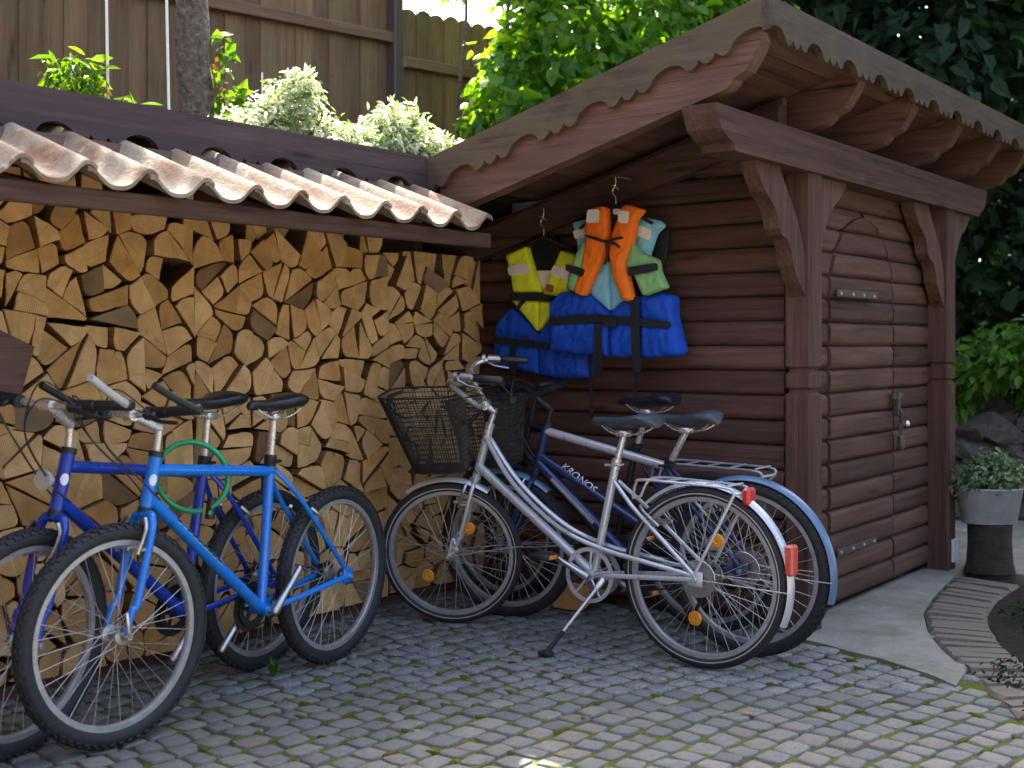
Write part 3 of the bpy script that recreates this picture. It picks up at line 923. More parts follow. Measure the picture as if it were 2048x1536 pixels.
def scalloped_board(L, height, rep, place, thick, phase=0.0):
    """place(s, drop, t) -> point"""
    bot = scalloped(L, height, rep, phase); b = MB(); n = len(bot)
    for t in (0.0, thick):
        for (s, d) in bot:
            b.v.append(place(s, 0.0, t))
            b.v.append(place(s, d, t))
    o = 2 * n
    for i in range(n - 1):
        a = 2 * i
        b.f += [(a, a + 1, a + 3, a + 2), (o + a, o + a + 2, o + a + 3, o + a + 1), (a + 1, o + a + 1, o + a + 3, a + 3), (a, a + 2, o + a + 2, o + a)]
    b.f += [(0, o, o + 1, 1), (2 * n - 2, 2 * n - 1, o + 2 * n - 1, o + 2 * n - 2)]
    b.mi = [0] * len(b.f)
    return b
Lr = RY1 - 0.03 - 1.93
b = scalloped_board(Lr, 0.15, 0.335, lambda s, d, t: (3.972 + t, 1.93 + s, rz(1.93 + s) - d), 0.026, 0.35)
fr = part('verge_board', b, 'fascia_y')
fr['label'] = 'sloping scalloped verge board, weathered with lichen'
b = scalloped_board(RX1 - 3.972, 0.15, 0.335, lambda s, d, t: (3.972 + s, 1.903 + t, rz(1.93) - d), 0.026, 0.3)
part('eaves_board', b, 'fascia_x')
b = MB(); b.prism([(1.93, rz(1.93) - .15), (3.5, rz(3.5) - .15), (3.5, rz(3.5)), (1.93, rz(1.93))], 'x', RX1, RX1 + .025)
part('verge_board', b, 'fascia_y')
# rafters with rounded tails
def rafter(x0, x1, depth=0.265, y1=3.45):
    top = lambda y: rz(y) - 0.083
    bot = lambda y: rz(y) - depth
    p = [(y1, top(y1)), (1.985, top(1.985))]
    cz = bot(2.2) + 0.006
    p += [(1.955, top(1.955) - .02), (1.945, top(1.945) - 0.06), (1.965, top(1.945) - 0.10), (2.005, bot(2.0) + 0.035), (2.055, bot(2.0) + 0.012), (2.065, bot(2.06) + 0.012), (2.09, bot(2.09)), (y1, bot(y1))]
    b = MB(); b.prism(p, 'x', x0, x1); return b
for i, x in enumerate((4.0, 4.90, 5.55, 6.2, 6.85, 7.37)):
    part('rafter', rafter(x, x + 0.075, 0.265 if i == 0 else 0.26), 'stain_y')
# sloping trim along the head of the side wall
b = MB(); b.prism([(2.23, WALL_TOP(2.23) + .02), (4.25, WALL_TOP(4.25) + .02), (4.25, WALL_TOP(4.25) + .16), (2.23, WALL_TOP(2.23) + .16)], 'x', SX - 0.055, SX + 0.025)
part('wall_plate', b, 'stain_y')
b = MB(); b.prism([(2.23, WALL_TOP(2.23) + .16), (4.25, WALL_TOP(4.25) + .16), (4.25, WALL_TOP(4.25) + .19), (2.23, WALL_TOP(2.23) + .19)], 'x', SX - 0.015, SX + 0.025)
part('wall_plate', b, 'stain_y')
b = MB(); b.box(6.64, 6.67, 2.24, 4.2, 0, 2.0)
part('side_wall', b, 'stain_y')

# ================================================================== WOOD STORE
store = thing('wood_store', 'lean-to wood store roof of old clay tiles with scalloped brown board above', 'shelter', (3.0, 3.5, 0))
def spart(name, mb, mat, smooth=False, angle=None, parent=store):
    return obj(name, mb, mat, parent, smooth, world=(parent is store), angle=angle)
b = scalloped_board(6.0, 0.155, 0.318, lambda s, d, t: (-2.03 + s, 3.5 + t, 2.005 - d), 0.03, 0.2)
spart('facing_board', b, 'purple_x')
def tile(k):
    """one S-shaped clay pantile"""
    r = random.Random(500 + k); b = MB(); p = 0.204; nu = 18; nv = 5; th = 0.013
    x0 = 1.85 + p * k - 0.006
    tilt = r.uniform(-0.006, 0.006); y0 = 3.085 + r.uniform(-0.012, 0.012)
    def S(u, y):
        x = x0 + u * p
        z = 0.027 * math.cos(2 * math.pi * u) + 0.005 * math.cos(4 * math.pi * u) + 0.015 * u
        return (x, y, 1.680 + 0.375 * (y - 3.1) + z + tilt * (u - .5))
    for side in (0, 1):
        for i in range(nu + 1):
            for j in range(nv + 1):
                u = -0.02 + 1.17 * i / nu; y = y0 + (3.64 - y0) * j / nv
                q = S(u, y)
                rough = 0.0012 * math.sin(37 * u + k) if j == 0 else 0
                b.v.append((q[0], q[1] + rough, q[2] - (th if side else 0)))
    W = nv + 1; o = (nu + 1) * W
    for i in range(nu):
        for j in range(nv):
            a = i * W + j
            b.f += [(a, a + W, a + W + 1, a + 1), (o + a, o + a + 1, o + a + W + 1, o + a + W)]
        a = i * W; b.f += [(a, o + a, o + a + W, a + W)]
        a = i * W + nv; b.f += [(a, a + W, o + a + W, o + a)]
    for j in range(nv):
        b.f += [(j, j + 1, o + j + 1, o + j)]
        a = nu * W + j; b.f += [(a, o + a, o + a + 1, a + 1)]
    b.mi = [0] * len(b.f)
    return b
for k in range(-3, 10):
    spart('roof_tile', tile(k), 'tile', True, 50)
b = MB(); b.cbox(0.9, 3.955, 3.135, 3.165, 1.592, 1.652, 0.004)
spart('eaves_board', b, 'stain_x')
for x in (1.3, 2.02, 3.02, 3.86):
    b = MB(); b.prism([(3.167, 1.595), (3.167, 1.645), (4.34, 1.90), (4.34, 1.80)], 'x', x, x + 0.06)
    spart('rafter', b, 'stain_y')
b = MB(); b.prism([(3.44, 1.74), (3.49, 1.755), (3.49, 1.86), (3.44, 1.79)], 'x', 0.9, 3.96)
spart('tile_batten', b, 'stain_x')
b = MB(); b.box(0.9, 4.78, 4.3, 4.345, -0.02, 1.9)
spart('back_wall', b, 'stain_x')
for x in (2.985,):
    b = MB(); b.cbox(x, x + 0.07, 3.95, 4.02, 0, 1.80, 0.004)
    spart('post', b, 'stain_z')
# low ledger boards the logs stand on
b = MB(); b.cbox(0.9, 4.75, 3.86, 3.95, -0.012, 0.045, 0.004)
spart('bearer', b, 'stain_x')
b = MB(); b.cbox(0.9, 4.75, 4.1, 4.19, -0.012, 0.045, 0.004)
spart('bearer', b, 'stain_x')

# firewood --------------------------------------------------------------------
def clip(poly, px, py, nx_, ny_):
    out = []; n = len(poly)
    for i in range(n):
        a = poly[i]; c = poly[(i + 1) % n]
        da = (a[0] - px) * nx_ + (a[1] - py) * ny_; dc = (c[0] - px) * nx_ + (c[1] - py) * ny_
        if da <= 0: out.append(a)
        if (da < 0) != (dc < 0) and abs(da - dc) > 1e-12:
            t = da / (da - dc); out.append((a[0] + (c[0] - a[0]) * t, a[1] + (c[1] - a[1]) * t))
    return out
rl = random.Random(12)
def log_cells(x0, x1, z0, z1, sx, sz):
    pts = []; r = 0; z = z0 + sz * 0.45
    while z < z1 - 0.03:
        x = x0 + sx * (0.25 if r % 2 else 0.62) + rl.uniform(-.02, .02)
        while x < x1 - 0.01:
            pts.append((x + rl.uniform(-.3, .3) * sx, z + rl.uniform(-.3, .3) * sz)); x += sx * rl.uniform(0.85, 1.15)
        r += 1; z += sz
    cells = []
    for i, p in enumerate(pts):
        poly = [(x0, z0), (x1, z0), (x1, z1), (x0, z1)]
        for j, q in enumerate(pts):
            if i == j or abs(q[0] - p[0]) > 0.5 or abs(q[1] - p[1]) > 0.5: continue
            m = ((p[0] + q[0]) / 2, (p[1] + q[1]) / 2)
            poly = clip(poly, m[0], m[1], q[0] - p[0], q[1] - p[1])
            if len(poly) < 3: break
        if len(poly) < 3: continue
        # most rounds were split again: cut the cell by a chord
        A = abs(area(poly))
        if A > 0.0118 and len(poly) >= 4:
            n = len(poly); c = (sum(q[0] for q in poly) / n + rl.uniform(-.01, .01), sum(q[1] for q in poly) / n + rl.uniform(-.01, .01))
            an = rl.uniform(0, math.pi); nx_, ny_ = math.cos(an), math.sin(an)
            for sgn in (1, -1):
                h = clip(poly, c[0], c[1], nx_ * sgn, ny_ * sgn)
                if len(h) < 3: continue
                if abs(area(h)) > 0.0135:
                    t = rl.uniform(-.012, .012); m = (c[0] - ny_ * t, c[1] + nx_ * t); a2 = an + math.pi / 2 + rl.uniform(-.3, .3)
                    for s2 in (1, -1):
                        h2 = clip(h, m[0], m[1], math.cos(a2) * s2, math.sin(a2) * s2)
                        if len(h2) >= 3: cells.append(h2)
                else:
                    cells.append(h)
        else:
            cells.append(poly)
    return cells
def area(p): return 0.5 * sum(p[i - 1][0] * p[i][1] - p[i][0] * p[i - 1][1] for i in range(len(p)))
CORN = [0]
def shape_log(poly):
    """turn a cell into the outline of a split log end: few corners, one rounded bark side"""
    p = list(poly)
    tgt = rl.choices((3, 4, 5), (0.22, 0.50, 0.28))[0]
    while len(p) > tgt:
        n = len(p)
        k = min(range(n), key=lambda i: math.dist(p[i], p[(i + 1) % n]))
        L = math.dist(p[k], p[(k + 1) % n])
        if (len(p) <= 5 and L > 0.045): break
        m = ((p[k][0] + p[(k + 1) % n][0]) / 2, (p[k][1] + p[(k + 1) % n][1]) / 2)
        p[k] = m; del p[(k + 1) % n]
    n = len(p); CORN[0] = n
    c = (sum(q[0] for q in p) / n, sum(q[1] for q in p) / n)
    p = [(c[0] + (q[0] - c[0]) * 0.978, c[1] + (q[1] - c[1]) * 0.978) for q in p]
    # apex = sharpest corner
    def ang(i):
        a = Vector((p[i - 1][0] - p[i][0], p[i - 1][1] - p[i][1])); b = Vector((p[(i + 1) % n][0] - p[i][0], p[(i + 1) % n][1] - p[i][1]))
        return a.angle(b) if a.length > 1e-6 and b.length > 1e-6 else 3
    ap = min(range(n), key=ang)
    p = p[ap:] + p[:ap]
    out = [p[0]]
    if n == 3:
        a, b = p[1], p[2]
        mx, mz = (a[0] + b[0]) / 2, (a[1] + b[1]) / 2
        dx, dz = mx - p[0][0], mz - p[0][1]; L = math.hypot(dx, dz) or 1
        bul = 0.16 * math.dist(a, b)
        a2 = (a[0] * .93 + p[0][0] * .07, a[1] * .93 + p[0][1] * .07); b2 = (b[0] * .93 + p[0][0] * .07, b[1] * .93 + p[0][1] * .07)
        ctl = (mx + dx / L * bul, mz + dz / L * bul)
        for k in range(7):
            t = k / 6; out.append(tuple((1 - t) ** 2 * a2[i] + 2 * t * (1 - t) * ctl[i] + t * t * b2[i] for i in (0, 1)))
    else:
        arc = p[2:-1] if n > 4 else [p[2]]
        chain = [p[1]] + arc + [p[-1]]
        # soften the far corners into an arc of bark
        out.append(p[1])
        prev = p[1]
        for i, q in enumerate(arc):
            nx_ = chain[i + 2]
            s = tuple(prev[j] * 0.45 + q[j] * 0.55 for j in (0, 1)) if i else tuple(prev[j] * 0.5 + q[j] * 0.5 for j in (0, 1))
            e = tuple(nx_[j] * 0.5 + q[j] * 0.5 for j in (0, 1))
            for k in range(5):
                t = k / 4; out.append(tuple((1 - t) ** 2 * s[j] + 2 * t * (1 - t) * q[j] + t * t * e[j] for j in (0, 1)))
            prev = e
        out.append(p[-1])
    # ragged hand-split edges
    res = []
    for i in range(len(out)):
        a = out[i]; b = out[(i + 1) % len(out)]
        res.append((a[0] + rl.uniform(-.0015, .0015), a[1] + rl.uniform(-.0015, .0015)))
        if math.dist(a, b) > 0.06:
            for t in (0.33, 0.67):
                res.append((a[0] + (b[0] - a[0]) * t + rl.uniform(-.003, .003), a[1] + (b[1] - a[1]) * t + rl.uniform(-.003, .003)))
    return res
def log_mesh(pl):
    ox, oz = pl[0]
    P = [(x - ox, z - oz) for x, z in pl]
    n = len(P); c = (sum(q[0] for q in P) / n, sum(q[1] for q in P) / n)
    a, b2 = rl.uniform(-.12, .12), rl.uniform(-.12, .12)
    Y = lambda x, z: a * (x - c[0]) + b2 * (z - c[1])
    ins = lambda q, k: (c[0] + (q[0] - c[0]) * k, c[1] + (q[1] - c[1]) * k)
    b = MB(); rmax = max(math.hypot(*q) for q in P); bark = rl.random() < .65
    s0 = [(x, Y(x, z), z) for x, z in (ins(q, 0.945) for q in P)]
    s1 = [(x, Y(x, z) + 0.005, z) for x, z in P]
    s2 = [(x, 0.3, z) for x, z in (ins(q, 0.97) for q in P)]
    b.v = s0 + s1 + s2
    b.f.append(tuple(range(n))); b.mi.append(0)
    for i in range(n):
        j = (i + 1) % n
        far = min(math.hypot(*P[i]), math.hypot(*P[j])) > 0.72 * rmax
        b.f.append((i, j, n + j, n + i)); b.mi.append(1 if (far and bark) else 0)
        b.f.append((n + i, n + j, 2 * n + j, 2 * n + i)); b.mi.append(1)
    b.f.append(tuple(range(2 * n, 3 * n))); b.mi.append(1)
    return b, (ox, oz)
LOGS = []
for (x0, x1, z1, y0, sx, sz) in ((0.95, 2.05, 1.78, 3.82, 0.165, 0.14), (2.06, 2.985, 1.80, 3.82, 0.165, 0.142), (2.998, 4.078, 1.745, 3.825, 0.155, 0.134), (4.085, 4.77, 1.635, 3.84, 0.138, 0.118)):
    for poly in log_cells(x0, x1, 0.048, z1, sx, sz):
        if abs(area(poly)) < 0.0018: continue
        zc = sum(q[1] for q in poly) / len(poly); xc = sum(q[0] for q in poly) / len(poly)
        if zc > z1 - 0.09 and rl.random() < 0.22: continue
        if x1 < 3 and xc > 2.90 and zc > 1.45 and rl.random() < 0.5: continue
        pl = shape_log(poly); nc = CORN[0]
        b, (ox, oz) = log_mesh(pl)
        LOGS.append(((abs(area(pl)) / (xc * xc + y0 * y0)) if xc > 2.05 else 0, b, (ox, y0 + rl.uniform(-.018, .016) + (0.03 if zc > z1 - .12 else 0), oz), pl, nc, x1, z1, zc, rl.random() < 0.07))
LOGS.sort(key=lambda q: -q[0])
small = MB()
for k, (_, b, loc, pl, nc, x1, z1, zc, old) in enumerate(LOGS):
    if k >= 310:
        nb_ = len(small.v); small.v += [(x + loc[0], y + loc[1], z + loc[2]) for x, y, z in b.v]
        small.f += [tuple(i + nb_ for i in f) for f in b.f]; small.mi += b.mi
        continue
    o = obj('firewood_log', b, ['endgrain_old' if old else 'endgrain', 'log_side']); o.location = loc
    ar = abs(area(pl))
    where = {2.985: 'in the stack behind the blue bicycles', 4.078: 'in the stack under the middle tiles', 4.77: 'in the stack next to the life vests'}[x1]
    size = 'large' if ar > 0.0105 else ('small' if ar < 0.006 else 'medium')
    xs = [q[0] for q in pl]; zs = [q[1] for q in pl]; asp = (max(xs) - min(xs)) / (max(zs) - min(zs))
    form = 'wide flat' if asp > 1.45 else ('tall narrow' if asp < 0.72 else {3: 'wedge-shaped', 4: 'blocky four-sided'}.get(nc, 'round-backed'))
    row = 'top-row' if zc > z1 - 0.13 else ('bottom-row' if zc < 0.16 else '')
    lab = ' '.join((size, form, 'grey weathered' if old else 'pale', row, 'log', where)).replace('  ', ' ')
    tag(o, lab, 'firewood', 'logs: ' + lab)
if small.v:
    tag(obj('firewood_pieces', small, ['endgrain', 'log_side']), 'small split pieces filling in among the logs of the woodpile', 'firewood', kind='stuff')
# block of firewood lying on the cobbles by the shed wall
pl = [(0.0, 0.0), (0.07, -0.004), (0.15, 0.0), (0.2, 0.05), (0.195, 0.115), (0.1, 0.125), (0.0, 0.12), (-0.012, 0.06)]
b, _ = log_mesh(pl)
b.v = [(x, y * 0.85, z) for x, y, z in b.v]
o = obj('firewood_block', b, ['endgrain', 'log_side'])
o.location = (4.50, 3.22, 0.006); o.rotation_euler = (0, 0, R(-78))
tag(o, 'single chunky firewood block lying on the cobbles behind the silver bicycle', 'firewood')
# brown board on a stake at the end of the pile
sb = thing('stake_board', 'dark brown tilted board on a stake in front of the woodpile', 'board', (1.95, 3.63, 0))
b = MB(); b.cbox(1.92, 1.97, 3.62, 3.66, -0.03, 1.30, 0.004)
obj('stake', b, 'stain_z', sb, world=True)
b = MB(); b.prism([(1.86, 1.335), (2.183, 1.19), (2.135, 1.03), (1.84, 1.06)], 'y', 3.595, 3.618)
obj('board', b, 'stain_x', sb, world=True)

# ================================================================== BICYCLES
def V3(x, z, y=0.0):
    return Vector((x, y, z))
def make_bike(sp, loc, heading, lean=0.0):
    """sp: side-view points (x forward from the rear axle, z up). Left side is +y."""
    root = thing('bicycle', sp['label'], 'bicycle', loc, (lean, 0, heading))
    def P(name, mb, mat, parent=root, smooth=True, angle=45):
        return obj(name, mb, mat, parent, smooth, angle=angle)
    Rr, Rf, wb = sp['Rr'], sp['Rf'], sp['wb']
    ra = V3(0, Rr); fa = V3(wb, Rf)
    bb = V3(*sp['bb']); st = V3(*sp['seat_top']); ht = V3(*sp['head_top']); hb = V3(*sp['head_bot'])
    axis = (ht - hb).normalized()
    stm = Matrix.Translation(hb) @ Matrix.Rotation(sp.get('steer', 0), 4, axis) @ Matrix.Translation(-hb)
    S = lambda p: stm @ Vector(p)
    fc, tr = sp['frame'], sp['tube']
    # frame
    b = MB()
    style = sp['style']
    b.tube([hb - axis * 0.012, ht + axis * 0.006], tr * 1.15, 14)
    b.tube([bb, st], tr, 12)
    b.ring(bb, (0, 1, 0), 0, [(0, -0.036), (0.021, -0.036), (0.021, 0.036), (0, 0.036)], 16)
    dt0 = hb + axis * 0.03
    if style == 'step':
        b.tube([dt0 + axis * 0.02, bb], tr * 1.2, 12)
        for s in (-1, 1):
            pts = bez([ht - axis * 0.035 + Vector((0, s * .014, 0)), V3(0.86, 0.63, s * .024), V3(0.64, 0.475, s * .03), V3(0.43, 0.405, s * .034), V3(0.2, 0.372, s * .05), V3(0.012, Rr + .012, s * .062)], 7)
            b.tube(pts, tr * 0.62, 8)
    elif style == 'trekking':
        b.tube([ht - axis * 0.02, st - V3(0, 0.02)], tr * 1.1, 12, mi=1)
        mid = bb.lerp(st, 0.35)
        b.tube([hb + axis * 0.075, mid], tr * 1.05, 12)
        b.tube([dt0 + axis * .015, bb], tr * 1.25, 12)
    else:
        b.tube([ht - axis * 0.035, st - V3(0, 0.045)], tr * 1.02, 12)
        b.tube([dt0, bb], tr * 1.12, 12)
    ssj = st - V3(0, sp.get('stay_drop', 0.05))
    for s in (-1, 1):
        if style == 'mtb':
            elbow = ssj.lerp(ra, 0.30) + V3(0, 0.012, s * 0.05)
            b.tube(bez([ssj + V3(-.01, 0, s * .012), elbow, ra + V3(0, 0.01, s * 0.062)], 6), tr * 0.52, 8)
        else:
            b.tube([ssj + V3(0, 0, s * .016), ssj.lerp(ra, 0.25) + V3(0, 0, s * .045), ra + V3(0, 0.01, s * .064)], tr * 0.5, 8)
        b.tube([bb + V3(-.02, 0, s * .022), bb.lerp(ra, 0.3) + V3(0, 0, s * .045), ra + V3(0.0, 0, s * .064)], tr * 0.6, 8)
        b.cbox(-0.03, 0.03, s * .064 - .004, s * .064 + .004, Rr - .025, Rr + .028, 0.002)
    frame = P('frame', b, [fc, sp.get('toptube', fc)])
    # lettering along the down tubes
    for (txt, p0, p1, size, mat, off) in sp.get('text', []):
        cu = bpy.data.curves.new('lettering', 'FONT'); cu.body = txt; cu.size = size; cu.align_x = 'CENTER'; cu.align_y = 'CENTER'; cu.extrude = 0.0004
        if sp.get('italic'): cu.shear = 0.3
        tmp = bpy.data.objects.new('t', cu); COL.objects.link(tmp)
        dg = bpy.context.evaluated_depsgraph_get()
        me = bpy.data.meshes.new_from_object(tmp.evaluated_get(dg))
        bpy.data.objects.remove(tmp); bpy.data.curves.remove(cu)
        me.name = 'lettering'; me.materials.clear(); me.materials.append(M[mat])
        a, c = V3(*p0), V3(*p1); d = (c - a).normalized(); n = Vector((0, 1, 0))
        # wrap the flat print around the tube on the left side
        up = n.cross(d) * -1
        if up.z < 0: up = -up
        rt_ = d if (d.cross(up)).dot(n) > 0 else -d
        mid = (a + c) / 2
        for vtx in me.vertices:
            q = vtx.co; ang_ = max(-1.35, min(1.35, q.y / off))
            vtx.co = mid + rt_ * q.x + up * (off * math.sin(ang_)) + n * (off * math.cos(ang_) + 0.0006 + q.z)
        link(bpy.data.objects.new('lettering', me), frame)
    for (p0, p1, a0, a1, mat, off) in sp.get('decals', []):
        a, c = V3(*p0), V3(*p1); d = (c - a).normalized(); n = Vector((0, 1, 0)); up = n.cross(d)
        if up.z < 0: up = -up
        # slide the strip onto the axis of the lower down tube
        t0 = dt0 + axis * .015; ax_d = (bb - t0).normalized()
        a = t0 + ax_d * ax_d.dot(a - t0); c = t0 + ax_d * ax_d.dot(c - t0)
        up = n.cross(ax_d); up = up if up.z > 0 else -up
        b = MB(); k = 5
        for i in range(k + 1):
            q = a0 + (a1 - a0) * i / k
            for p in (a, c): b.v.append(p + up * math.sin(q) * off + n * math.cos(q) * off)
        b.f = [(2 * i, 2 * i + 1, 2 * i + 3, 2 * i + 2) for i in range(k)]; b.mi = [0] * k
        P('decal', b, mat, frame)
    if sp.get('badge'):
        b = MB(); k = 6; off = tr * 1.15 + .0008; c0 = hb.lerp(ht, .55)
        sd_ = axis.cross(Vector((0, 1, 0))); sd_ = sd_ if sd_.x > 0 else -sd_
        for i in range(k + 1):
            q = -.75 + 1.25 * i / k; hh = .018 * math.sqrt(max(0.02, 1 - (2 * i / k - 1) ** 2))
            for w in (-hh, hh): b.v.append(c0 + axis * w + sd_ * math.sin(q + .6) * off + Vector((0, 1, 0)) * math.cos(q + .6) * off)
        b.f = [(2 * i, 2 * i + 1, 2 * i + 3, 2 * i + 2) for i in range(k)]; b.mi = [0] * k
        P('head_badge', b, 'white_print', frame)
    if sp.get('marks'):
        # worn two-tone transfer on the upper flank of the down tube
        ax_d = (bb - dt0).normalized(); n = Vector((0, 1, 0)); up = n.cross(ax_d); up = up if up.z > 0 else -up
        L_ = (bb - dt0).length; rk = random.Random(3); off = tr * 1.12 + .0006
        for k in range(9):
            s0 = L_ * (.20 + .043 * k)
            for (q0, q1, w0, w1, mt) in ((.25, .8, 0, .020, 'dark_print'), (.12, .25, .002, .023, 'palegreen_print'), (.8, .92, .004, .016, 'palegreen_print')):
                if rk.random() < .12: continue
                b = MB(); w1 += rk.uniform(-.005, .003)
                for i in range(4):
                    q = q0 + (q1 - q0) * i / 3
                    for w in (w0, w1): b.v.append(dt0 + ax_d * (s0 + w) + up * math.sin(q) * off + n * math.cos(q) * off)
                b.f = [(2 * i, 2 * i + 1, 2 * i + 3, 2 * i + 2) for i in range(3)]; b.mi = [0] * 3
                P('transfer', b, mt, frame)
    # fork
    b = MB()
    crown = hb - axis * 0.03
    b.tube([crown, hb], tr * 0.95, 10)
    for s in (-1, 1):
        o1 = crown + V3(0.0, -0.012, s * 0.046)
        if sp.get('fork') == 'straight':
            pts = [crown + V3(0, 0.004, s * .012), o1 + V3(0.004, 0.0), o1.lerp(fa + V3(0, 0, s * .05), 0.5) + V3(0.004, 0), fa + V3(-0.004, 0.0, s * .052)]
            rr = [tr * .7, tr * .78, tr * .68, tr * .5]
            b.tube([S(p) for p in pts], rr, 10)
        else:
            pts = bez([crown + V3(0, 0.006, s * .012), o1 + V3(0.005, -0.01), crown + (crown - ht) * 0.9 * (0.28 / (ht - crown).length) + V3(0, 0, s * .048), fa + V3(-0.022, 0.075, s * .05), fa + V3(0, 0.0, s * .052)], 6)
            rr = [tr * (sp.get('fork_r', .66) - .36 * i / (len(pts) - 1)) for i in range(len(pts))]
            b.tube([S(p) for p in pts], rr, 10)
    P('fork', b, sp.get('forkmat', fc))
    # headset
    for p, h in ((ht + axis * .004, .018), (hb - axis * .016, .014)):
        b = MB(); b.tube([p, p + axis * h], tr * 1.3, 14)
        P('headset_cup', b, sp.get('headset', 'blackplastic'))
    # wheels
    ay = Vector((0, 1, 0)); sy = (stm.to_3x3() @ ay).normalized()
    for (c, ax, RR, front) in ((ra, ay, Rr, False), (S(fa), sy, Rf, True)):
        tw = sp['tyre']
        rim_r = RR - tw * 2 + 0.004
        rim = MB(); rim.ring(c, ax, rim_r, [(-.019, -.006), (-.016, -.011), (.006, -.0115), (.007, -.008), (-.004, 0), (.007, .008), (.006, .0115), (-.016, .011), (-.019, .006)], 64)
        w = P('wheel', rim, sp.get('rimmat', 'rim'))
        ty = MB()
        n = 10; profl = [(tw * math.cos(2 * math.pi * k / n) * 1.0, tw * sp.get('tw', 0.95) * math.sin(2 * math.pi * k / n)) for k in range(n)]
        ty.ring(c, ax, RR - tw, profl, 72)
        if sp['knobs']:
            u = Vector((0, 0, 1)); u = (u - ax * u.dot(ax)).normalized(); wv = ax.cross(u)
            for i in range(66):
                q = 2 * math.pi * i / 66
                for lane in (-1.45, -0.75, 0.0, 0.75, 1.45):
                    qq = q + (0.045 if lane in (-.75, .75) else 0)
                    d = u * math.cos(qq) + wv * math.sin(qq); t = ax.cross(d)
                    phi = lane * 0.62; out = d * math.cos(phi) + ax * math.sin(phi); sd = out.cross(t)
                    base = Vector(c) + d * (RR - tw) + out * (tw * 0.93)
                    k = 0.0046 if abs(lane) > 1 else 0.0052
                    vs = [base + t * a * 0.0075 + sd * e * 0.0055 + out * g for g in (0, k) for a in (-1, 1) for e in (-1, 1)]
                    ty.add(vs, [(0, 1, 3, 2), (4, 6, 7, 5), (0, 4, 5, 1), (2, 3, 7, 6), (0, 2, 6, 4), (1, 5, 7, 3)])
        P('tyre', ty, 'rubber', w)
        if sp.get('whiteline'):
            wl_ = MB()
            for s in (-1, 1):
                wl_.ring(c + ax * s * tw * sp.get('tw', .95) * 0.93, ax, RR - tw * 1.25, [(-.002, -.001), (.002, -.001), (.002, .001), (-.002, .001)], 72)
            P('reflective_stripe', wl_, 'wall_rubber', w)
        sk_ = MB(); ns = 36
        u = Vector((0, 0, 1)); u = (u - ax * u.dot(ax)).normalized(); wv = ax.cross(u)
        for i in range(ns):
            q = 2 * math.pi * (i + .3) / ns; s = 1 if i % 2 else -1
            tw_ = (0.9 if (i // 2) % 2 else -0.9)
            d = u * math.cos(q) + wv * math.sin(q)
            dh = u * math.cos(q + tw_) + wv * math.sin(q + tw_)
            sk_.tube([c + dh * 0.024 + ax * s * 0.03, c + d * (rim_r - 0.016)], 0.0011, 4, cap=False)
        P('spokes', sk_, 'spoke', w)
        hu = MB(); hu.ring(c, ax, 0, [(0, -.062), (.008, -.062), (.009, -.046), (.012, -.036), (.027, -.034), (.027, -.028), (.013, -.022), (.013, .022), (.027, .028), (.027, .034), (.012, .036), (.009, .046), (.008, .062), (0, .062)], 18)
        if not front and sp.get('hubdisc'):
            hu.ring(c + ax * 0.04, ax, 0, [(0, -.002), (.068, -.002), (.07, 0), (.068, .002), (0, .002)], 28)
            hu.ring(c - ax * 0.04, ax, 0, [(0, -.006), (.06, -.006), (.062, .006), (0, .006)], 28)
        P('hub', hu, 'alloy', w)
        for q in sp.get('refl_f' if front else 'refl_r', []):
            d = u * math.cos(q) + wv * math.sin(q)
            rf = MB(); rf.ring(c + d * (rim_r * 0.52) + ax * 0.016, ax, 0, [(0, -.006), (.026, -.006), (.028, 0), (.024, .005), (.010, .0065), (.008, .0045), (0, .0045)], 20)
            P('spoke_reflector', rf, 'amber', w)
    # quick release / nuts
    for s in (-1, 1):
        b = MB(); b.tube([ra + V3(0, 0, s * .066), ra + V3(0, 0, s * .082)], .009, 8); P('axle_nut', b, 'chrome')
        b = MB(); b.tube([S(fa + V3(0, 0, s * .055)), S(fa + V3(0, 0, s * .07))], .009, 8); P('axle_nut', b, 'chrome')
    if sp.get('qr'):
        b = MB(); b.tube([S(fa + V3(0, 0, .07)), S(fa + V3(.01, .02, .078)), S(fa + V3(.012, .075, .072))], [.006, .006, .005], 6)
        P('quick_release', b, 'chrome')
    # drive train (right side)
    b = MB(); cr = sp.get('ring', 0.085)
    b.ring(bb + V3(0, 0, -.048), ay, 0, [(cr - .022, -.0025), (cr, -.0025), (cr, .0025), (cr - .022, .0025)], 40)
    if not sp.get('guard'):
        b.ring(bb + V3(0, 0, -.040), ay, 0, [(cr * .55, -.002), (cr * .8, -.002), (cr * .8, .002), (cr * .55, .002)], 36)
    for k in range(5):
        q = 2 * math.pi * k / 5; d = V3(math.cos(q), math.sin(q))
        b.tube([bb + V3(0, 0, -.048), bb + V3(0, 0, -.048) + d * (cr - .012)], .006, 6)
    P('chainring', b, sp.get('ringmat', 'blackmetal'))
    if sp.get('guard'):
        g = MB(); g.ring(bb + V3(0, 0, .036), ay, 0, [(0.092, -.002), (.108, -.003), (.108, .003), (.092, .002)], 40)
        for k in range(5):
            q = 2 * math.pi * k / 5 + .4; d = V3(math.cos(q), math.sin(q))
            g.tube([bb + V3(0, 0, .036) + d * .02, bb + V3(0, 0, .036) + d * .096], .005, 6)
        P('chain_guard', g, 'silver')
    b = MB()
    for s in (1, -1):
        b.tube([bb + V3(0, cr * s * 1.0, -.048), ra + V3(0, 0.035 * s, -.045)], 0.0035, 5)
    P('chain', b, 'blackmetal')
    b = MB(); b.ring(ra + V3(0, 0, -.042), ay, 0, [(.02, -.016), (.032, -.016), (.048, .008), (.02, .008)], 24)
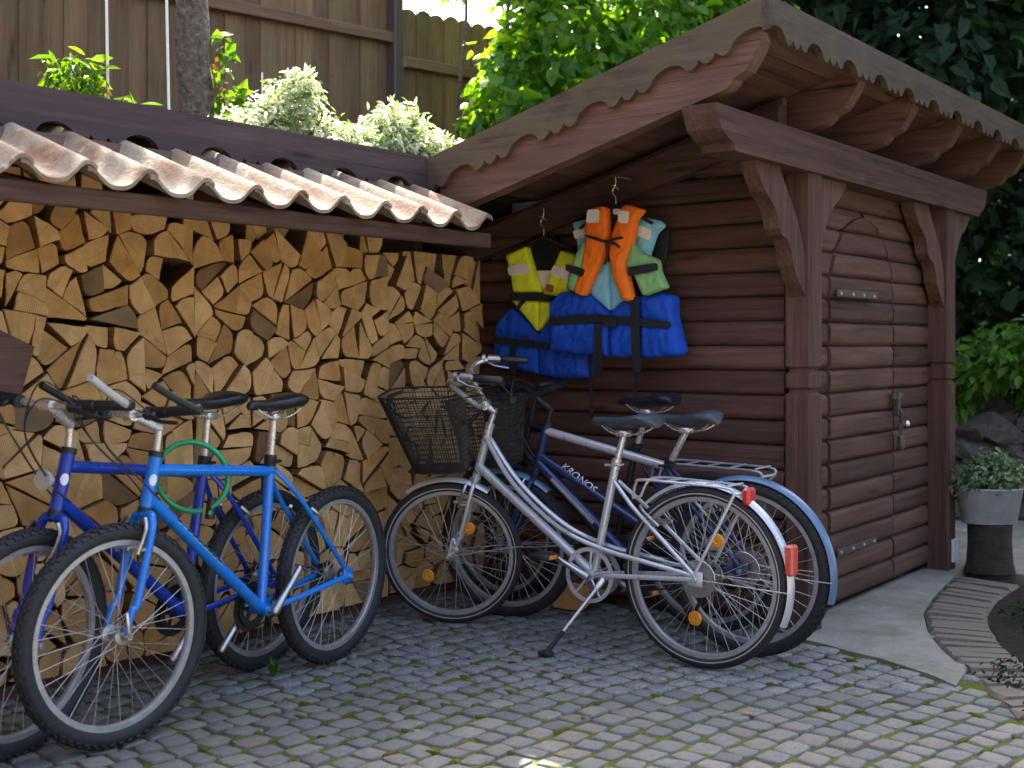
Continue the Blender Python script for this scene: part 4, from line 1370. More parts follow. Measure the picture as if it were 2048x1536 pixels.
    b.tube([ra + V3(0.01, -.02, -.058), ra + V3(.03, -.09, -.05), ra + V3(.055, -.14, -.045)], .008, 6)
    P('sprockets', b, 'blackmetal')
    qa = sp.get('crank', 0.9); cl = 0.17
    for s, sg in ((1, 1), (-1, -1)):
        d = V3(math.cos(qa), math.sin(qa)) * sg
        c0 = bb + V3(0, 0, s * .062); c1 = c0 + d * cl + V3(0, 0, s * .012)
        b = MB(); b.tube([c0 - d * .012, c0, c0.lerp(c1, .5), c1, c1 + d * .01], [.012, .017, .011, .012, .009], 10)
        b.tube([bb + V3(0, 0, s * .03), c0 + V3(0, 0, s * .008)], .011, 8)
        cm = P('crank', b, 'alloy')
        if sp.get('pedals', True):
            pd = MB(); pc = c1 + V3(0, 0, s * .055)
            pd.cbox(pc.x - .045, pc.x + .045, pc.y - .042, pc.y + .042, pc.z - .012, pc.z + .012, .004)
            pd.tube([c1, pc], .006, 6)
            pp = P('pedal', pd, 'blackplastic', cm)
            for dx in (.047, -.047):
                rfm = MB(); rfm.cbox(pc.x + dx - .002, pc.x + dx + .002, pc.y - .025, pc.y + .025, pc.z - .008, pc.z + .008, .001)
                P('pedal_reflector', rfm, 'amber', pp)
    # seat post and saddle
    sc = V3(*sp['saddle']); ax_s = (st - bb).normalized()
    b = MB(); b.tube([st - ax_s * .03, sc + V3(0.0, -.05)], 0.0135, 12)
    P('seat_post', b, sp.get('postmat', 'chrome'))
    b = MB(); b.tube([st - ax_s * .028, st + ax_s * .012], tr * 1.22, 12); b.tube([st + V3(-.02, -.01, -.016), st + V3(-.02, -.01, .03), st + V3(.03, -.012, .036)], .005, 6)
    P('seat_clamp', b, sp.get('clampmat', 'blackmetal'))
    L, W = sp.get('saddle_size', (0.275, 0.15)); tilt = sp.get('saddle_tilt', 0.0)
    secs = []; m = 14
    stations = ((-.5, .62, .030, .006), (-.47, .86, .036, .014), (-.38, 1.0, .040, .018), (-.25, .93, .040, .014), (-.1, .62, .036, .006), (.05, .40, .032, .001), (.2, .31, .029, .001), (.35, .27, .027, .003), (.45, .23, .024, .002), (.5, .12, .016, -.004))
    for (t, wd, hh, zz) in stations:
        ring_ = []
        for k in range(m):
            a = 2 * math.pi * k / m
            y = math.cos(a) * wd * W / 2; zq = math.sin(a)
            z = zq * hh * (0.40 if zq > 0 else 0.95)
            x = t * L
            ring_.append(sc + Vector((x * math.cos(tilt) - z * math.sin(tilt) * 0, y, zz + z + x * math.sin(tilt))))
        secs.append(ring_)
    b = MB(); b.loft(secs)
    sd = P('saddle', b, sp.get('saddlemat', 'saddle'), angle=70)
    b = MB()
    for s in (-1, 1):
        b.tube(bez([sc + V3(-.11, -.022, s * .035), sc + V3(-.06, -.048, s * .022), sc + V3(.03, -.05, s * .022), sc + V3(.1, -.018, s * .012)], 5), .0035, 6)
    b.cbox(sc.x - .025, sc.x + .025, -.026, .026, sc.z - .06, sc.z - .036, .004)
    P('saddle_rails', b, 'chrome', sd)
    # stem and handlebar
    cl_ = V3(*sp['clamp']); b = MB()
    q0 = V3(*sp['quill'])
    b.tube([S(ht), S(q0)], .0125, 12)
    b.tube([S(q0 + V3(0, 0.004)), S(q0 - V3(0, .012)), S(cl_)], [.014, .015, .014], 12)
    b.tube([S(cl_ + V3(0, 0, -.022)), S(cl_ + V3(0, 0, .022))], .02, 12)
    P('stem', b, sp.get('stemmat', 'chrome'))
    hbp = sp['bar']
    b = MB()
    left = [cl_ + Vector(p) for p in hbp]; right = [cl_ + Vector((p[0], -p[1], p[2])) for p in hbp]
    path_ = bez(right[::-1] + [cl_] + left, 5)
    b.tube([S(p) for p in path_], .0115, 10)
    hbar = P('handlebar', b, sp.get('barmat', 'chrome'))
    for side in (left, right):
        e = side[-1]; dirn = (side[-1] - side[-2]).normalized()
        g = MB(); g.tube([S(e - dirn * .115), S(e - dirn * .11), S(e - dirn * .06), S(e), S(e + dirn * .006)], [.014, .0165, .0155, .0165, .012], 12)
        P('grip', g, sp.get('gripmat', 'blackplastic'), hbar)
        lv = MB(); m0 = e - dirn * .15
        fwd_ = V3(1, 0)
        lv.tube([S(m0), S(m0 + fwd_ * .03 + V3(0, -.012)), S(m0 + fwd_ * .05 + dirn * .06 + V3(0, -.028)), S(m0 + fwd_ * .045 + dirn * .115 + V3(0, -.035))], [.012, .009, .006, .006], 8)
        lv.tube([S(m0 - dirn * .02), S(m0 + dirn * .03)], .018, 10)
        lv.tube([S(m0 - dirn * .045), S(m0 - dirn * .03)], .021, 10)
        P('brake_lever', lv, sp.get('levermat', 'blackmetal'), hbar)
        if sp.get('barend'):
            be_ = MB(); x0, z0 = sp['barend']
            q = e - dirn * .008
            be_.tube([S(p) for p in bez([q, q + V3(0.02, 0.008), q + V3(x0 * .55, z0 * .5), q + V3(x0, z0)], 4)], .0115, 10)
            P('bar_end', be_, sp['barendmat'], hbar)
    # cables
    if sp.get('cables', True):
        for k, (s, dz) in enumerate(((1, .0), (-1, .03), (1, .05), (-1, -.01))):
            b = MB(); h0 = cl_ + Vector((hbp[-1][0] * .5 + .04, s * hbp[-1][1] * .5, hbp[-1][2] * .5 - .01))
            b.tube(bez([S(h0), S(cl_ + V3(0.13, .03 + dz, s * .10)), S(cl_ + V3(0.115, -.07, s * .03)), hb + V3(0.045, .09, s * .02), hb + V3(-.03, .02, s * .03)], 6), .0026, 5)
            P('cable', b, 'blackplastic', hbar)
    # brakes
    if sp.get('brakes', True):
        for (c, ax, cx_, RR, up) in ((S(fa), sy, S, Rf, None), (ra, ay, (lambda p: Vector(p)), Rr, None)):
            front = c is not ra
            base = fa if front else ra
            if front:
                d = (crown - fa).normalized(); f2 = V3(0.03, 0)
            else:
                d = (ssj - ra).normalized(); f2 = V3(-0.03, 0.012)
            for s in (-1, 1):
                b = MB()
                p0 = base + d * (RR - .07) + V3(0, 0, s * .05) + f2
                b.tube([cx_(p) for p in bez([p0 - d * .01, p0 + d * .03 + V3(0, 0, s * .008), p0 + d * .07 + V3(0, 0, s * .012), p0 + d * .098 + V3(0, 0, -s * .004)], 4)], .0065, 8)
                b.tube([cx_(p0 + d * .008 + V3(-.03, 0, -s * .022)), cx_(p0 + d * .008 + V3(.03, 0, -s * .022))], .007, 6)
                b.tube([cx_(p0), cx_(p0 - f2 * 1.2)], .006, 6)
                P('brake_arm', b, sp.get('brakemat', 'alloy'))
    # mudguards
    if sp.get('fender'):
        fm = sp['fender']
        def guard(c, ax, RR, a0, a1, tip):
            g = MB(); w_ = sp.get('fw', .022)
            profg = [(0, -w_), (.010, -w_ * .8), (.015, -w_ * .4), (.0165, 0), (.015, w_ * .4), (.010, w_ * .8), (0, w_), (.008, w_ * .75), (.013, 0), (.008, -w_ * .75)]
            g.ring(c, ax, RR + .006, profg, 40, a0, a1)
            return g
        # angle 0 is up; positive turns towards +x for the axis (0,1,0)
        g0, g1 = sp.get('fender_f', (-0.95, 0.55)); P('mudguard', guard(S(fa), sy, Rf, g0, g1, 0), fm)
        g0, g1 = sp.get('fender_r', (-1.95, 0.95)); P('mudguard', guard(ra, ay, Rr, g0, g1, 0), fm)
        for s in (-1, 1):
            b = MB(); q = sp.get('strut_r', -1.62); b.tube([ra + V3(0, 0, s * .066), ra + V3(math.sin(q) * (Rr + .012), math.cos(q) * (Rr + .012), s * .024)], .0024, 5)
            P('mudguard_stay', b, 'chrome')
            b = MB(); q = sp.get('strut_f', -1.5); b.tube([S(fa + V3(0, 0, s * .056)), S(fa + V3(math.sin(q) * (Rf + .012), math.cos(q) * (Rf + .012), s * .024))], .0024, 5)
            P('mudguard_stay', b, 'chrome')
    if sp.get('rack'):
        x0, x1, zt, wd = sp['rack']; b = MB()
        for s in (-1, 1):
            pts = bez([V3(x0 + .05, zt - .075, s * .03), V3(x0 + .03, zt - .02, s * .045), V3(x0 - .01, zt, s * wd), V3((x0 + x1) / 2, zt - .002, s * wd), V3(x1 + .03, zt - .008, s * wd), V3(x1 + .004, zt - .03, s * wd * .9)], 6)
            b.tube(pts, .0052, 8)
            b.tube([V3(x1 + .004, zt - .03, s * wd * .9), ra + V3(0, .02, s * .068)], .0062, 8)
        for k in range(5):
            x = x0 - .02 + (x1 - x0 + .05) * k / 4
            b.tube([V3(x, zt, -wd), V3(x, zt, wd)], .0042, 6)
        b.tube([V3(x1 + .004, zt - .03, -wd * .9), V3(x1 - .012, zt - .028, 0), V3(x1 + .004, zt - .03, wd * .9)], .0052, 8)
        b.tube([V3(x0 + .05, zt - .075, -.03), V3(x0 + .05, zt - .075, .03)], .005, 6)
        P('rack', b, sp.get('rackmat', 'silver'))
        if sp.get('taillight'):
            t = MB(); c = V3(x1 - .02, zt - .035)
            t.cbox(c.x - .022, c.x + .01, -.032, .032, c.z - .035, c.z + .03, .010)
            P('tail_light', t, 'red', angle=25)
    if sp.get('fender_reflector'):
        q = sp['fender_reflector']; c = ra + V3(math.sin(q) * (Rr + .024), math.cos(q) * (Rr + .024))
        t = MB(); t.cbox(c.x - .018, c.x + .014, -.027, .027, c.z - .06, c.z + .05, .008)
        P('rear_reflector', t, 'redlight', angle=25)
    if sp.get('kickstand'):
        k0, k1, ky = sp['kickstand']
        b = MB(); e = V3(k1, 0.012, ky); s0 = V3(k0, sp['bb'][1] - .02, .03)
        b.tube([s0 + V3(0, .02, -.02), s0, s0.lerp(e, .12)], [.014, .013, .010], 8); b.tube([s0.lerp(e, .1), s0.lerp(e, .72)], .0075, 8)
        ks = P('kickstand', b, 'chrome')
        b = MB(); b.tube([s0.lerp(e, .70), e], [.009, .011], 8); b.cbox(e.x - .022, e.x + .03, e.y - .022, e.y + .022, 0.001, .016, .004)
        P('kickstand_foot', b, 'rubber', ks)
    if sp.get('basket'):
        bx, bz0, bz1, tl, tw2, bl, bw = sp['basket']
        b = MB(); nu = sp.get('basket_n', 17)
        def corner(t, h):
            """point round the basket, h 0 bottom .. 1 top"""
            l = bl + (tl - bl) * h; w_ = bw + (tw2 - bw) * h
            per = [(-.5, -.5), (.5, -.5), (.5, .5), (-.5, .5)]
            i = int(t) % 4; k = t - int(t); a = per[i]; c = per[(i + 1) % 4]
            ux, uy = a[0] + (c[0] - a[0]) * k, a[1] + (c[1] - a[1]) * k
            rr_ = 0.09
            m_ = max(abs(ux), abs(uy)); s_ = math.hypot(ux, uy)
            f_ = 1 - 0.16 * max(0, (s_ - .5) / .207) ** 2
            lift = 0.02 * math.cos(2 * math.pi * (t - .5)) if h > .95 else 0
            return S(Vector((bx + ux * f_ * l + (1 - h) * sp.get('basket_shift', 0), uy * f_ * w_, bz0 + (bz1 - bz0) * h + lift * 0)))
        nv = 16
        for i in range(4 * nu):
            t = i / nu
            b.tube([corner(t, 0), corner(t, .5), corner(t, 1)], .0017, 4, cap=False)
        for j in range(1, nv):
            b.tube([corner(4 * i / 40, j / nv) for i in range(40)], .0017, 4, closed=True)
        for i in range(1, nu):
            k = i / nu
            b.tube([corner(0 + k, 0), corner(3 - k, 0)], .0009, 4, cap=False)
            b.tube([corner(1 + k, 0), corner(4 - k - 1e-6, 0)], .0009, 4, cap=False)
        bk = P('basket', b, 'blackmetal', smooth=False)
        for hh_, rr_ in ((1, .0042), (.62, .0022), (0, .0035)):
            b = MB(); b.tube([corner(4 * i / 48, hh_) for i in range(48)], rr_, 7, closed=True)
            P('basket_rim', b, 'blackmetal', bk)
        for s in (-1, 1):
            b = MB(); b.tube([corner(3.5, .55) + V3(0, 0, s * .03), S(cl_ + V3(.01, -.02, s * .035))], .004, 6)
            P('basket_bracket', b, 'blackmetal', bk)
        b = MB(); b.ring(corner(1.5, .8), (1, 0, 0), .03, [(-.003, -.003), (.003, -.003), (.003, .003), (-.003, .003)], 20)
        P('basket_ring', b, 'blackmetal', bk)
    if sp.get('headlamp'):
        p = V3(*sp['headlamp'], 0.0); b = MB(); b.ring(S(p), S(p + V3(1, 0)) - S(p), 0, [(0, -.02), (.02, -.018), (.03, .0), (.031, .012), (0, .012)], 20)
        lens = P('front_reflector', b, 'clearlens')
        b = MB(); b.tube([S(p - V3(.018, 0)), S(hb + axis * .10 + V3(.015, 0))], .004, 6)
        P('bracket', b, 'blackmetal', lens)
    return root

# flat bar with slight rise: positions relative to the clamp, (forward, left, up)
FLAT = [(0.0, 0.10, 0.004), (-0.012, 0.20, 0.012), (-0.03, 0.285, 0.018)]
CITY = [(0.02, 0.07, 0.01), (0.075, 0.14, 0.075), (0.10, 0.215, 0.125), (0.06, 0.265, 0.15), (-0.02, 0.285, 0.155), (-0.13, 0.30, 0.145)]

near_sp = dict(label='bright blue mountain bicycle with black bar ends standing in front of the darker blue one', wb=1.094, Rr=.33, Rf=.33, tyre=.026, knobs=True,
    bb=(.425, .28), seat_top=(.388, .80), head_top=(.945, .845), head_bot=(.982, .70), tube=.0178, frame='blue', style='mtb', steer=R(-9), fork='mtbcurve', fork_r=.88, badge=True,
    saddle=(.375, .992), saddle_size=(.27, .14), quill=(.928, .948), clamp=(1.035, .985), bar=FLAT, barend=(.15, .075), barendmat='blackmetal', qr=True, crank=2.3, pedals=False,
    marks=True, text=[], gripmat='blackplastic', stay_drop=.04)
make_bike(near_sp, (3.264, 3.353, 0), R(-170.3), R(-1.2))

dark_sp = dict(near_sp, label='deep blue mountain bicycle with silver bar ends standing against the woodpile', frame='darkblue', steer=R(4),
    bb=(.42, .285), seat_top=(.335, .80), head_top=(.94, .865), head_bot=(.98, .705), saddle=(.325, 1.0), saddle_size=(.285, .165), quill=(.935, .965), clamp=(1.03, 1.02),
    tube=.0185, barend=(.16, .085), barendmat='silver', crank=-0.75, pedals=False, marks=False, qr=False, headlamp=(1.03, .80), wb=1.09)
make_bike(dark_sp, (3.037, 3.50, 0), R(-169.9), R(-2.0))

silver_sp = dict(label='silver step-through city bicycle with front basket, rack and kickstand', wb=1.19, Rr=.335, Rf=.308, tyre=.0205, tw=1.0, knobs=False, whiteline=True,
    bb=(.475, .295), seat_top=(.378, .74), head_top=(1.0, .845), head_bot=(1.065, .635), tube=.0158, frame='silver', style='step', forkmat='silver', steer=R(27),
    saddle=(.345, .90), saddle_size=(.29, .20), saddlemat='saddle_blue', quill=(.972, .925), clamp=(1.01, .945), bar=CITY, crank=0.42, guard=True, ringmat='alloy', hubdisc=True, ring=.09,
    fender='silver', fender_r=(-1.98, 0.75), fender_f=(-0.55, 0.62), rack=(.235, -.155, .685, .065), taillight=True, fender_reflector=-1.28, kickstand=(.42, .56, .20),
    basket=(1.285, .675, 1.0, .33, .32, .22, .20), basket_n=22, basket_shift=-.075, refl_r=[-0.42, -3.3 + .0], refl_f=[-0.62, 2.35], stay_drop=.075, headset='chrome', postmat='chrome', clampmat='chrome', levermat='alloy', cables=True, strut_r=-1.62, strut_f=-1.45)
make_bike(silver_sp, (4.025, 2.195, 0), R(91.4), R(1.0))

navy_sp = dict(label='navy trekking bicycle with white lettering, silver top tube and blue mudguards', wb=1.14, Rr=.335, Rf=.315, tyre=.024, knobs=True,
    bb=(.50, .30), seat_top=(.335, .725), head_top=(.925, .845), head_bot=(.985, .645), tube=.0165, frame='navy', toptube='silver', style='trekking', steer=R(12), fork='straight', forkmat='navy', italic=True,
    saddle=(.255, .905), saddle_size=(.27, .16), saddlemat='saddle_blue', quill=(.90, .93), clamp=(.98, .975), bar=FLAT, crank=2.2, fender='fenderblue', fw=.025, fender_r=(-1.85, .45), fender_f=(-0.7, 0.35),
    text=[('KRONOS', (.90, .72), (.62, .555), .046, 'white_print', .0180), ], decals=[((.885, .635), (.68, .46), -.55, .35, 'grey_print', .0206), ((.93, .64), (.56, .345), -1.15, -.85, 'cyan_print', .0206)], stemmat='blackmetal', barmat='blackmetal', stay_drop=.03, headset='blackmetal',
    basket=(1.215, .68, .96, .30, .30, .22, .22), basket_n=22, basket_shift=-.03, hubdisc=True, fender_reflector=None)
make_bike(navy_sp, (4.31, 2.15, 0), R(91.6), R(-1.5))

hid_sp = dict(label='black bicycle with rose-black saddle leaning on the shed wall behind the others', wb=1.08, Rr=.335, Rf=.33, tyre=.022, knobs=False,
    bb=(.46, .29), seat_top=(.34, .76), head_top=(.90, .86), head_bot=(.96, .68), tube=.015, frame='blackmetal', style='mtb', steer=R(-3), fork='straight', forkmat='blackmetal',
    saddle=(.285, .955), saddle_size=(.28, .15), saddlemat='saddle', saddle_tilt=-0.02, quill=(.875, .965), clamp=(.94, 1.0), bar=[(0, .09, .005), (-.015, .15, .012), (-.035, .20, .02)], crank=2.6, stemmat='blackmetal', barmat='blackmetal', rack=(.20, -.28, .70, .07), rackmat='zinc', stay_drop=.03)
make_bike(hid_sp, (4.545, 2.45, 0), R(90.5), R(-1.0))

# green cable lock looped over the top tubes of the blue bicycles
lock = thing('cable_lock', 'bright green cable lock looped round the blue bicycle frames', 'bike lock', (2.62, 3.33, 0.64))
cpts = []
for i in range(41):
    a = R(-62) + 2 * math.pi * 0.955 * i / 40
    cpts.append((2.60 + 0.085 * math.cos(a), 3.335 - 0.085 * math.cos(a + 0.4) - 0.02 * math.sin(a), 0.755 + 0.115 * math.sin(a)))
b = MB(); b.tube(bez(cpts, 2), .0095, 10)
obj('cable', b, 'green_lock', lock, True, world=True)
e0, e1 = Vector(cpts[0]), Vector(cpts[-1])
b = MB(); mid = (e0 + e1) / 2
b.tube([mid + Vector((.02, -.004, .035)), mid + Vector((.012, 0, -.035))], .017, 12)
lb = obj('lock_barrel', b, 'blackplastic', lock, True, world=True)
b = MB(); b.ring(mid + Vector((.0, -.017, -.012)), (0, 1, 0), 0, [(0, -.003), (.008, -.002), (.008, .002), (0, .002)], 12)
obj('lock_cover', b, 'green_lock', lb, True)

# ================================================================== LIFE VESTS (hang on the side wall)
from mathutils.geometry import delaunay_2d_cdt
from mathutils import noise as mnoise
def panel(name, poly_yz, xf, thick, mat, parent, puff=0.012, inset=0.02, belt=None):
    """padded cloth panel: outline in (y, z), front face bulging from x = xf towards the yard"""
    n = len(poly_yz); pts = []
    for i in range(n):                       # soften the corners
        a, b_, c = poly_yz[i - 1], poly_yz[i], poly_yz[(i + 1) % n]
        k1 = min(.25, .012 / max(1e-4, math.dist(a, b_))); k2 = min(.25, .012 / max(1e-4, math.dist(b_, c)))
        s = (b_[0] + (a[0] - b_[0]) * k1, b_[1] + (a[1] - b_[1]) * k1); e = (b_[0] + (c[0] - b_[0]) * k2, b_[1] + (c[1] - b_[1]) * k2)
        for t in (0, .5, 1):
            pts.append(tuple((1 - t) ** 2 * s[q] + 2 * t * (1 - t) * b_[q] + t * t * e[q] for q in (0, 1)))
    step = 0.009 if puff > .003 else 0.02
    ring_ = []
    for i in range(len(pts)):
        a, c = pts[i], pts[(i + 1) % len(pts)]; m = max(1, int(math.dist(a, c) / step))
        for k in range(m): ring_.append((a[0] + (c[0] - a[0]) * k / m, a[1] + (c[1] - a[1]) * k / m))
    R0 = np.array(ring_); R1 = np.roll(R0, -1, axis=0)
    def dist(p):
        d = R1 - R0; t = np.clip(np.sum((p - R0) * d, axis=1) / (np.sum(d * d, axis=1) + 1e-12), 0, 1)
        return float(np.min(np.linalg.norm(R0 + d * t[:, None] - p, axis=1)))
    V = [Vector(p) for p in ring_]; m = len(V)
    if puff > .003:
        y0, z0 = R0.min(axis=0); y1, z1 = R0.max(axis=0)
        yy = y0 + step
        while yy < y1:
            zz = z0 + step
            while zz < z1:
                if inside(ring_, yy, zz) and dist(np.array((yy, zz))) > step * .45: V.append(Vector((yy, zz)))
                zz += step
            yy += step
    res = delaunay_2d_cdt(V, [], [list(range(m))], 1, 1e-6)
    vs, fs = res[0], res[2]
    b = MB(); sd = len(name) % 7 + poly_yz[0][0] * 9
    for q in vs:
        dd = dist(np.array((q.x, q.y)))
        h = puff * (1 - math.exp(-dd / max(1e-4, inset * .45))) if puff > .003 else puff * (dd > 1e-4)
        if puff > .008:
            h += (mnoise.noise((q.x * 16 + sd, q.y * 11, sd)) * .007 + mnoise.noise((q.x * 42, q.y * 26, sd)) * .0045 + abs(mnoise.noise((q.x * 24 + q.y * 18, q.y * 20, sd + 5))) * -.006) * min(1, dd / .02) * (1 if puff < .018 else 1.7)
        if belt:                              # cloth gathered under the belt
            bz = belt[0] + belt[1] * (q.x - belt[2])
            g_ = math.exp(-((q.y - bz) / .028) ** 2)
            h = h * (1 - .75 * g_) + .004 * math.sin(q.x * 95 + 3 * math.sin(q.x * 31)) * math.exp(-((q.y - bz) / .06) ** 2) * min(1, dd / .015)
        b.v.append((xf - h, q.x, q.y))
    b.f = [tuple(f) for f in fs]
    base = len(b.v)
    for y, z in ring_: b.v.append((xf, y, z))
    for y, z in ring_: b.v.append((xf + thick, y, z))
    for i in range(m):
        j = (i + 1) % m
        b.f.append((base + i, base + j, base + m + j, base + m + i))
    b.f.append(tuple(base + m + i for i in range(m)))
    b.mi = [0] * len(b.f)
    me = bpy.data.meshes.new(name); me.from_pydata(b.v, [], b.f); me.materials.append(M[mat])
    bm = bmesh.new(); bm.from_mesh(me); bmesh.ops.remove_doubles(bm, verts=bm.verts, dist=1e-5); bmesh.ops.recalc_face_normals(bm, faces=bm.faces)
    for f in bm.faces: f.smooth = True
    for e in bm.edges:
        if len(e.link_faces) == 2 and e.calc_face_angle(0) > R(65): e.smooth = False
    bm.to_mesh(me); bm.free()
    return link(bpy.data.objects.new(name, me), parent, True)

yv = thing('life_vest', 'yellow and royal blue life vest hanging next to the woodpile', 'life vest', (4.72, 3.45, 1.03))
YV = {'strapL': [(3.649, 1.63), (3.523, 1.668), (3.484, 1.546), (3.436, 1.443), (3.602, 1.447), (3.622, 1.55)],
'strapR': [(3.323, 1.639), (3.244, 1.613), (3.272, 1.492), (3.299, 1.417), (3.427, 1.435), (3.374, 1.542)],
'stripeL': [(3.628, 1.57), (3.507, 1.585), (3.491, 1.538), (3.616, 1.527)],
'stripeR': [(3.351, 1.571), (3.26, 1.541), (3.271, 1.492), (3.373, 1.53)],
'white': [(3.48, 1.549), (3.356, 1.545), (3.422, 1.443), (3.451, 1.482)],
'triL': [(3.602, 1.408), (3.443, 1.403), (3.449, 1.256)], 'triR': [(3.437, 1.403), (3.37, 1.392), (3.374, 1.334), (3.443, 1.262)],
'bodyL': [(3.702, 1.299), (3.612, 1.377), (3.452, 1.240), (3.446, 1.052), (3.528, 1.063), (3.727, 1.092), (3.712, 1.235)],
'bodyR': [(3.447, 1.245), (3.37, 1.33), (3.18, 1.294), (3.162, 1.042), (3.309, 1.034), (3.441, 1.052)],
'back': [(3.528, 1.672), (3.499, 1.725), (3.384, 1.719), (3.323, 1.639), (3.36, 1.537), (3.48, 1.545)]}
panel('back_lining', YV['back'], 4.745, .02, 'c_black', yv, .004, .01)
panel('back_label', YV['white'], 4.738, .006, 'c_white', yv, 0)
panel('shoulder_strap', YV['strapL'], 4.715, .035, 'c_yellow', yv, .012)
panel('shoulder_strap', YV['strapR'], 4.715, .035, 'c_yellow', yv, .012)
panel('reflective_stripe', YV['stripeL'], 4.699, .004, 'c_white', yv, .001, .004)
panel('reflective_stripe', YV['stripeR'], 4.699, .004, 'c_white', yv, .001, .004)
panel('badge', [(3.398, 1.481), (3.354, 1.476), (3.356, 1.441), (3.4, 1.445)], 4.699, .004, 'c_badge', yv, 0)
panel('chest_panel', YV['triL'], 4.705, .04, 'c_yellow', yv, .012)
panel('chest_panel', YV['triR'], 4.705, .04, 'c_yellow', yv, .012)
panel('body_panel', YV['bodyL'], 4.71, .05, 'c_blue', yv, .021, .03, (1.21, .10, 3.5))
panel('body_panel', YV['bodyR'], 4.71, .05, 'c_blue', yv, .021, .03, (1.21, .10, 3.5))
panel('chest_strap', [(3.612, 1.444), (3.436, 1.438), (3.362, 1.420), (3.362, 1.395), (3.441, 1.403), (3.61, 1.410)], 4.690, .006, 'c_web', yv, .001, .004)
panel('strap_tail', [(3.535, 1.412), (3.50, 1.412), (3.555, 1.358), (3.57, 1.368)], 4.688, .004, 'c_web', yv, 0)
bl = panel('waist_belt', [(3.70, 1.236), (3.372, 1.200), (3.372, 1.172), (3.70, 1.202)], 4.686, .006, 'c_web', yv, .001, .004)
panel('buckle', [(3.518, 1.225), (3.462, 1.218), (3.462, 1.180), (3.518, 1.187)], 4.676, .012, 'blackplastic', bl, .002, .006).matrix_parent_inverse = Matrix()
panel('crotch_strap', [(3.60, 1.20), (3.568, 1.197), (3.566, 1.05), (3.598, 1.052)], 4.684, .004, 'c_web', yv, 0)

bv = thing('life_vest', 'royal blue life vest with pale cyan chest under the orange one', 'life vest', (4.66, 2.98, 1.13))
panel('shoulder_strap', [(3.216, 1.758), (3.108, 1.772), (3.10, 1.60), (3.16, 1.54), (3.18, 1.621), (3.193, 1.697)], 4.655, .035, 'c_cyan', bv, .01)
panel('shoulder_strap', [(2.878, 1.77), (2.753, 1.739), (2.735, 1.715), (2.776, 1.685), (2.807, 1.604), (2.828, 1.54), (2.93, 1.57)], 4.655, .035, 'c_cyan', bv, .01)
panel('reflective_stripe', [(3.203, 1.718), (3.120, 1.730), (3.122, 1.688), (3.190, 1.678)], 4.641, .004, 'c_white', bv, 0)
panel('reflective_stripe', [(2.880, 1.735), (2.782, 1.698), (2.792, 1.652), (2.886, 1.690)], 4.641, .004, 'c_white', bv, 0)
panel('armhole_lining', [(2.78, 1.69), (2.729, 1.712), (2.737, 1.615), (2.761, 1.50), (2.83, 1.50)], 4.70, .02, 'c_black', bv, .004, .01)
panel('back_lining', [(3.07, 1.77), (2.89, 1.77), (2.86, 1.46), (3.1, 1.46)], 4.69, .02, 'c_black', bv, .004, .01)
panel('chest_panel', [(3.126, 1.441), (3.051, 1.571), (3.002, 1.569), (3.000, 1.345)], 4.645, .04, 'c_cyan', bv, .012)
panel('chest_panel', [(2.996, 1.345), (2.998, 1.569), (2.946, 1.567), (2.908, 1.406)], 4.645, .04, 'c_cyan', bv, .012)
panel('body_panel', [(3.331, 1.386), (3.266, 1.437), (3.126, 1.439), (3.001, 1.335), (3.001, 1.142), (3.024, 1.141), (3.322, 1.166)], 4.635, .06, 'c_blue', bv, .023, .03, (1.305, .05, 3.0))
panel('body_panel', [(2.996, 1.335), (2.912, 1.395), (2.845, 1.411), (2.842, 1.136), (2.878, 1.133), (2.996, 1.141)], 4.635, .06, 'c_blue', bv, .022, .03, (1.305, .08, 3.0))
panel('body_panel', [(2.838, 1.411), (2.729, 1.423), (2.676, 1.406), (2.672, 1.309), (2.632, 1.168), (2.656, 1.143), (2.838, 1.134)], 4.640, .06, 'c_blue', bv, .026, .03, (1.295, .08, 2.8))
wb_ = panel('waist_belt', [(3.315, 1.322), (3.042, 1.332), (2.674, 1.294), (2.674, 1.265), (3.042, 1.295), (3.315, 1.283)], 4.612, .008, 'c_web', bv, .001, .004)
panel('buckle', [(3.007, 1.320), (2.938, 1.312), (2.938, 1.272), (3.007, 1.278)], 4.600, .014, 'blackplastic', wb_, .002, .006).matrix_parent_inverse = Matrix()
panel('hanging_strap', [(2.868, 1.405), (2.826, 1.404), (2.811, 1.074), (2.853, 1.074)], 4.597, .004, 'c_web', bv, 0)
panel('hanging_strap', [(3.055, 1.290), (3.016, 1.290), (3.02, 1.05), (3.052, 1.035), (3.062, 1.06)], 4.597, .004, 'c_web', bv, 0)
panel('webbing', [(2.891, 1.20), (2.866, 1.20), (2.871, 0.886), (2.883, 0.885)], 4.662, .004, 'c_web', bv, 0)
panel('webbing', [(3.132, 1.20), (3.114, 1.20), (3.108, 0.833), (3.12, 0.833)], 4.662, .004, 'c_web', bv, 0)

